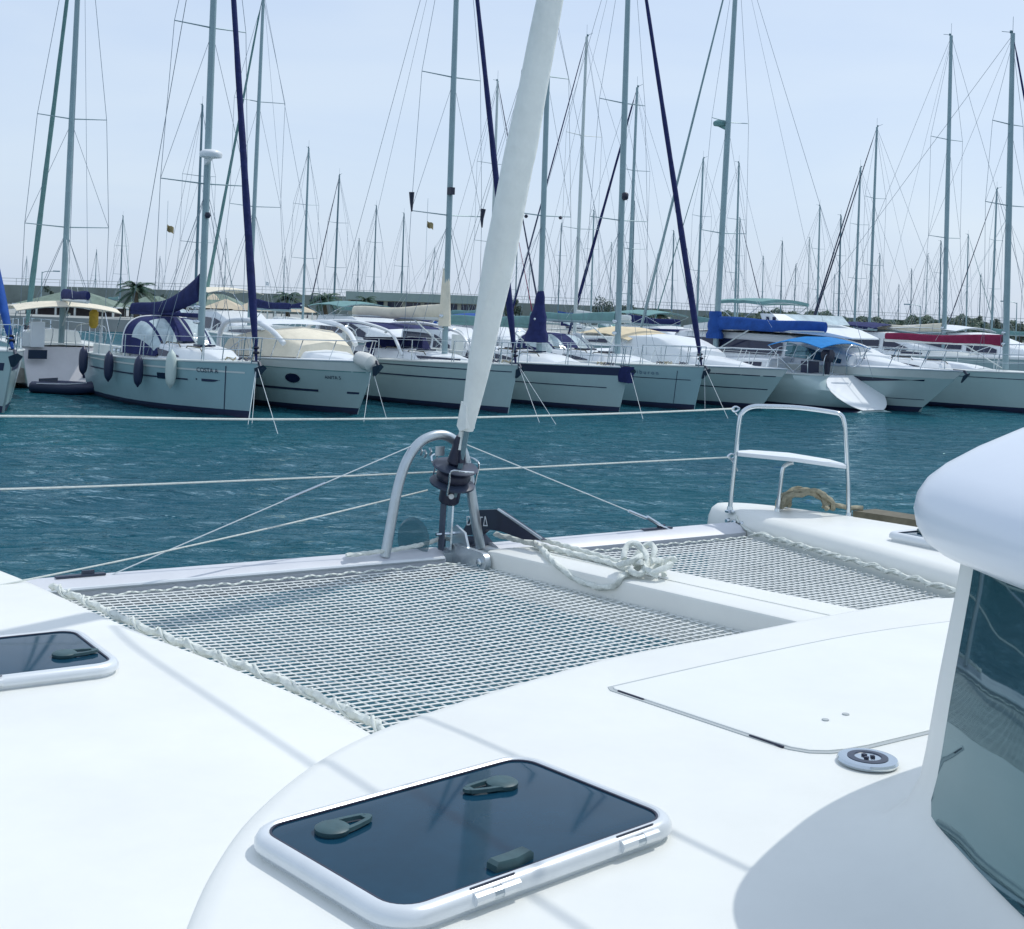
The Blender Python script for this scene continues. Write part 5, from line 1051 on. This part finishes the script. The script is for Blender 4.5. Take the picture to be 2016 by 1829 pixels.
# tan awnings
def awning(px, py, Z, w_, h_, label):
    p = pY(px, py, Z); t = thing('awning', label, 'awning', (p.x, Z, .9)); z = p.z-.9
    b = MB(); b.add([(-w_, -w_, z-h_), (w_, -w_, z-h_), (w_, w_, z-h_), (-w_, w_, z-h_), (0, 0, z)], [(0, 1, 4), (1, 2, 4), (2, 3, 4), (3, 0, 4)]); b.build('canopy', TAN, t, 0)
    for x in (-1, 1):
        for y in (-1, 1): q = MB(); q.tube([(x*w_*.97, y*w_*.97, 0), (x*w_*.97, y*w_*.97, z-h_)], .05, 6); q.build('pole', MASTW, t, 60)
awning(445, 588, 100, 1.5, .75, 'tan peaked awning left of the palm row'); awning(500, 590, 98, 1.3, .8, 'tan peaked awning in the middle behind the dark forestay'); awning(585, 598, 98, 1.4, .6, 'low tan awning beneath the middle palm'); awning(420, 578, 108, 1.2, .9, 'pale peaked awning beside the sea-green sloop mast')
LEAF = mat('leaf_green', (.055, .10, .07), .7, var=(3, .35)); LEAFD = mat('leaf_dark', (.04, .075, .06), .7, var=(3, .35)); PALMG = mat('palm_green', (.030, .085, .055), .6, var=(4, .3)); BARK = mat('bark', (.10, .085, .06), .9, var=(6, .3))
def palm(px, py, Z, rr, label):
    p = pY(px, py, Z); h_ = p.z-.9; t = thing('palm_tree', label, 'palm', (p.x, Z, .9))
    b = MB(); n = 8; b.tube([(.08*math.sin(i*.7), 0, h_*i/n) for i in range(n+1)], [.20-.006*i for i in range(n+1)], 8); b.build('trunk', BARK, t, 50)
    b = MB()
    for k in range(30):
        a = k*2.4; el = random.uniform(-.25, 1.25); L = rr*random.uniform(.85, 1.1); P = []
        for i in range(7): f = i/6; P.append(Vector((math.cos(a)*L*f*math.cos(el*(1-.4*f)), math.sin(a)*L*f*math.cos(el*(1-.4*f)), h_+L*(f*math.sin(el)-.62*f*f))))
        for i in range(1, 7):
            d = (P[i]-P[i-1]).normalized(); sd_ = d.cross(EZ).normalized()
            for s_ in (-1, 1):
                for q in range(3):
                    o_ = P[i-1].lerp(P[i], q/3); tip = o_+sd_*s_*rr*.26*(1-.5*i/7)+d*rr*.16-EZ*rr*.09; b.add([o_, o_+d*rr*.05, tip], [(0, 1, 2)])
        b.tube(P, .025, 3)
    b.build('crown', PALMG, t, 0)
palm(270, 572, 100, 1.75, 'bushy palm tree left of the navy mainsail'); palm(566, 588, 100, 1.45, 'palm tree behind the cream cockpit cover, left of two'); palm(641, 590, 100, 1.45, 'palm tree beside the dark mast, left of the flat building'); palm(720, 592, 106, 1.0, 'small palm in front of the left end of the flat building'); palm(1300, 620, 110, 1.3, 'low palm behind the beige bimini'); palm(1930, 645, 120, 1.2, 'low palm above the maroon boom cover')
def tree(px, py, Z, rx, rz, label, m=LEAF, n=900, lf=.16):
    p = pY(px, py, Z); t = thing('tree', label, 'tree', (p.x, Z, .9)); cz = p.z-.9-rz
    b = MB(); b.tube([(0, 0, 0), (.05, 0, max(.3, cz*.6)), (.1, .05, max(.5, cz))], [.16, .12, .07], 7)
    for k in range(5): a = k*1.3; b.tube([(.05, 0, max(.3, cz*.6)), (rx*.5*math.cos(a), rx*.5*math.sin(a), max(.6, cz+rz*.2))], [.07, .03], 5)
    b.build('trunk', BARK, t, 50)
    b = MB(); cl = [(random.gauss(0, rx*.5), random.gauss(0, rx*.4), cz+random.gauss(0, rz*.42), random.uniform(.3, .55)*rz) for _ in range(14)]
    for k in range(n):
        c_ = random.choice(cl); d = Vector((random.gauss(0, 1), random.gauss(0, 1), random.gauss(0, 1))).normalized()*c_[3]*random.random()**.4; o_ = Vector(c_[:3])+d; q = Vector((random.gauss(0, 1), random.gauss(0, 1), random.gauss(0, 1))).normalized(); r_ = q.orthogonal().normalized(); b.add([o_-q*lf, o_+r_*lf*.5, o_+q*lf, o_-r_*lf*.5], [(0, 1, 2, 3)])
    b.build('crown', m, t, 0)
for px, py, Z, rx, rz, lb in ((1183, 590, 130, 1.2, 1.3, 'leafy tree left of the dark slanting genoa behind the lettered sloop'), (1262, 602, 135, 1.8, .9, 'low rounded tree behind the lettered sloop mast'), (1010, 588, 140, 1.6, .9, 'small tree right of the furled headsail'), (905, 590, 150, 1.5, .8, 'small tree above the right end of the flat building'), (300, 572, 150, 2.0, .9, 'dark tree behind the left palm'), (120, 570, 150, 1.8, .8, 'dark tree above the left pavilion roof'), (1960, 628, 140, 1.6, 1.1, 'dark round tree at the right above the maroon cover'), (2010, 632, 135, 2.2, 1.2, 'dense dark tree at the right picture edge')):
    tree(px, py, Z, rx, rz, lb, LEAFD)
# hedge along the right half of the breakwater
b = MB()
for k in range(26000):
    px = random.uniform(1380, 2120); f = random.random(); Z = 165+random.uniform(-3, 3); hz = horizon(px); top_ = 10+5*math.sin(px*.021)+4*math.sin(px*.067)+3*math.sin(px*.19)
    if px < 1450: top_ -= (1450-px)*.04
    z = .9+f*(2.7+top_*Z/FPX-.9); d = ray(px, hz); o_ = Vector((d.x/d.y*Z, Z-1.5*(1-f)+random.uniform(-.3, .3), z)); q = Vector((random.gauss(0, 1), random.gauss(0, 1), random.gauss(0, 1))).normalized(); r_ = q.orthogonal().normalized(); lf = random.uniform(.14, .3); b.add([o_-q*lf, o_+r_*lf*.55, o_+q*lf, o_-r_*lf*.55], [(0, 1, 2, 3)])
o = b.build('hedge', LEAF, None, 0); tag(o, 'long green hedge growing along the breakwater at right', 'hedge', kind='stuff')
def lamp(px, py, Z, side, label):
    p = pY(px, py, Z); h_ = p.z-.9; t = thing('lamp_post', label, 'street lamp', (p.x, Z, .9), 0, 'lamp posts on the quay')
    b = MB(); b.tube([(0, 0, 0), (0, 0, h_)], [.07, .045], 8); b.build('pole', MASTM, t, 60)
    b = MB(); b.tube(bez([(0, 0, h_-.1), (side*.4, 0, h_+.05), (side*1.2, 0, h_+.08)], 4), .035, 6); b.build('arm', MASTM, t, 60)
    b = MB(); b.loft([[Vector((side*x, y, h_+.08+z)) for y, z in ((-w_, -.04), (w_, -.04), (w_*.6, .07), (-w_*.6, .07))] for x, w_ in ((1.0, .05), (1.2, .14), (1.6, .10))], True, (True, True)); b.build('lamp_head', MASTD, t, 0)
lamp(83, 535, 120, 1, 'lamp post standing left of the cream bimini mast'); lamp(1812, 602, 130, -1, 'lamp post over the hedge with its arm to the left'); lamp(2002, 596, 130, -1, 'lamp post at the right edge above the dark tree'); lamp(1245, 580, 125, -1, 'lamp post between the masts behind the lettered sloop')
def flag(px, py, Y, m, label):
    p = pY(px, py, Y); b = MB(); b.loft([[p+Vector((.17*i/5, .04*math.sin(i*1.4), -.09*i/5-.17*j/2-.02*math.sin(i*1.2))) for j in range(3)] for i in range(6)], False, (False, False)); o = b.build('flag', m, None, 60); tag(o, label, 'flag', 'small flags in the rigging')
    q = MB(); q.tube([p+EZ*.6, p-EZ*1.6], .006, 4); q.build('halyard', WIREL, o, 60)
FLAGM = mat('flag_cloth', (.30, .24, .12), .9, var=(9, .4))
flag(329, 441, 34, FLAGM, 'small tan flag hanging left of the sea-green sloop mast'); flag(841, 434, 36, FLAGM, 'small tan flag hanging left of the long pale green sloop mast'); flag(523, 553, 62, WHITE, 'small white flag beyond the sea-green sloop forestay')
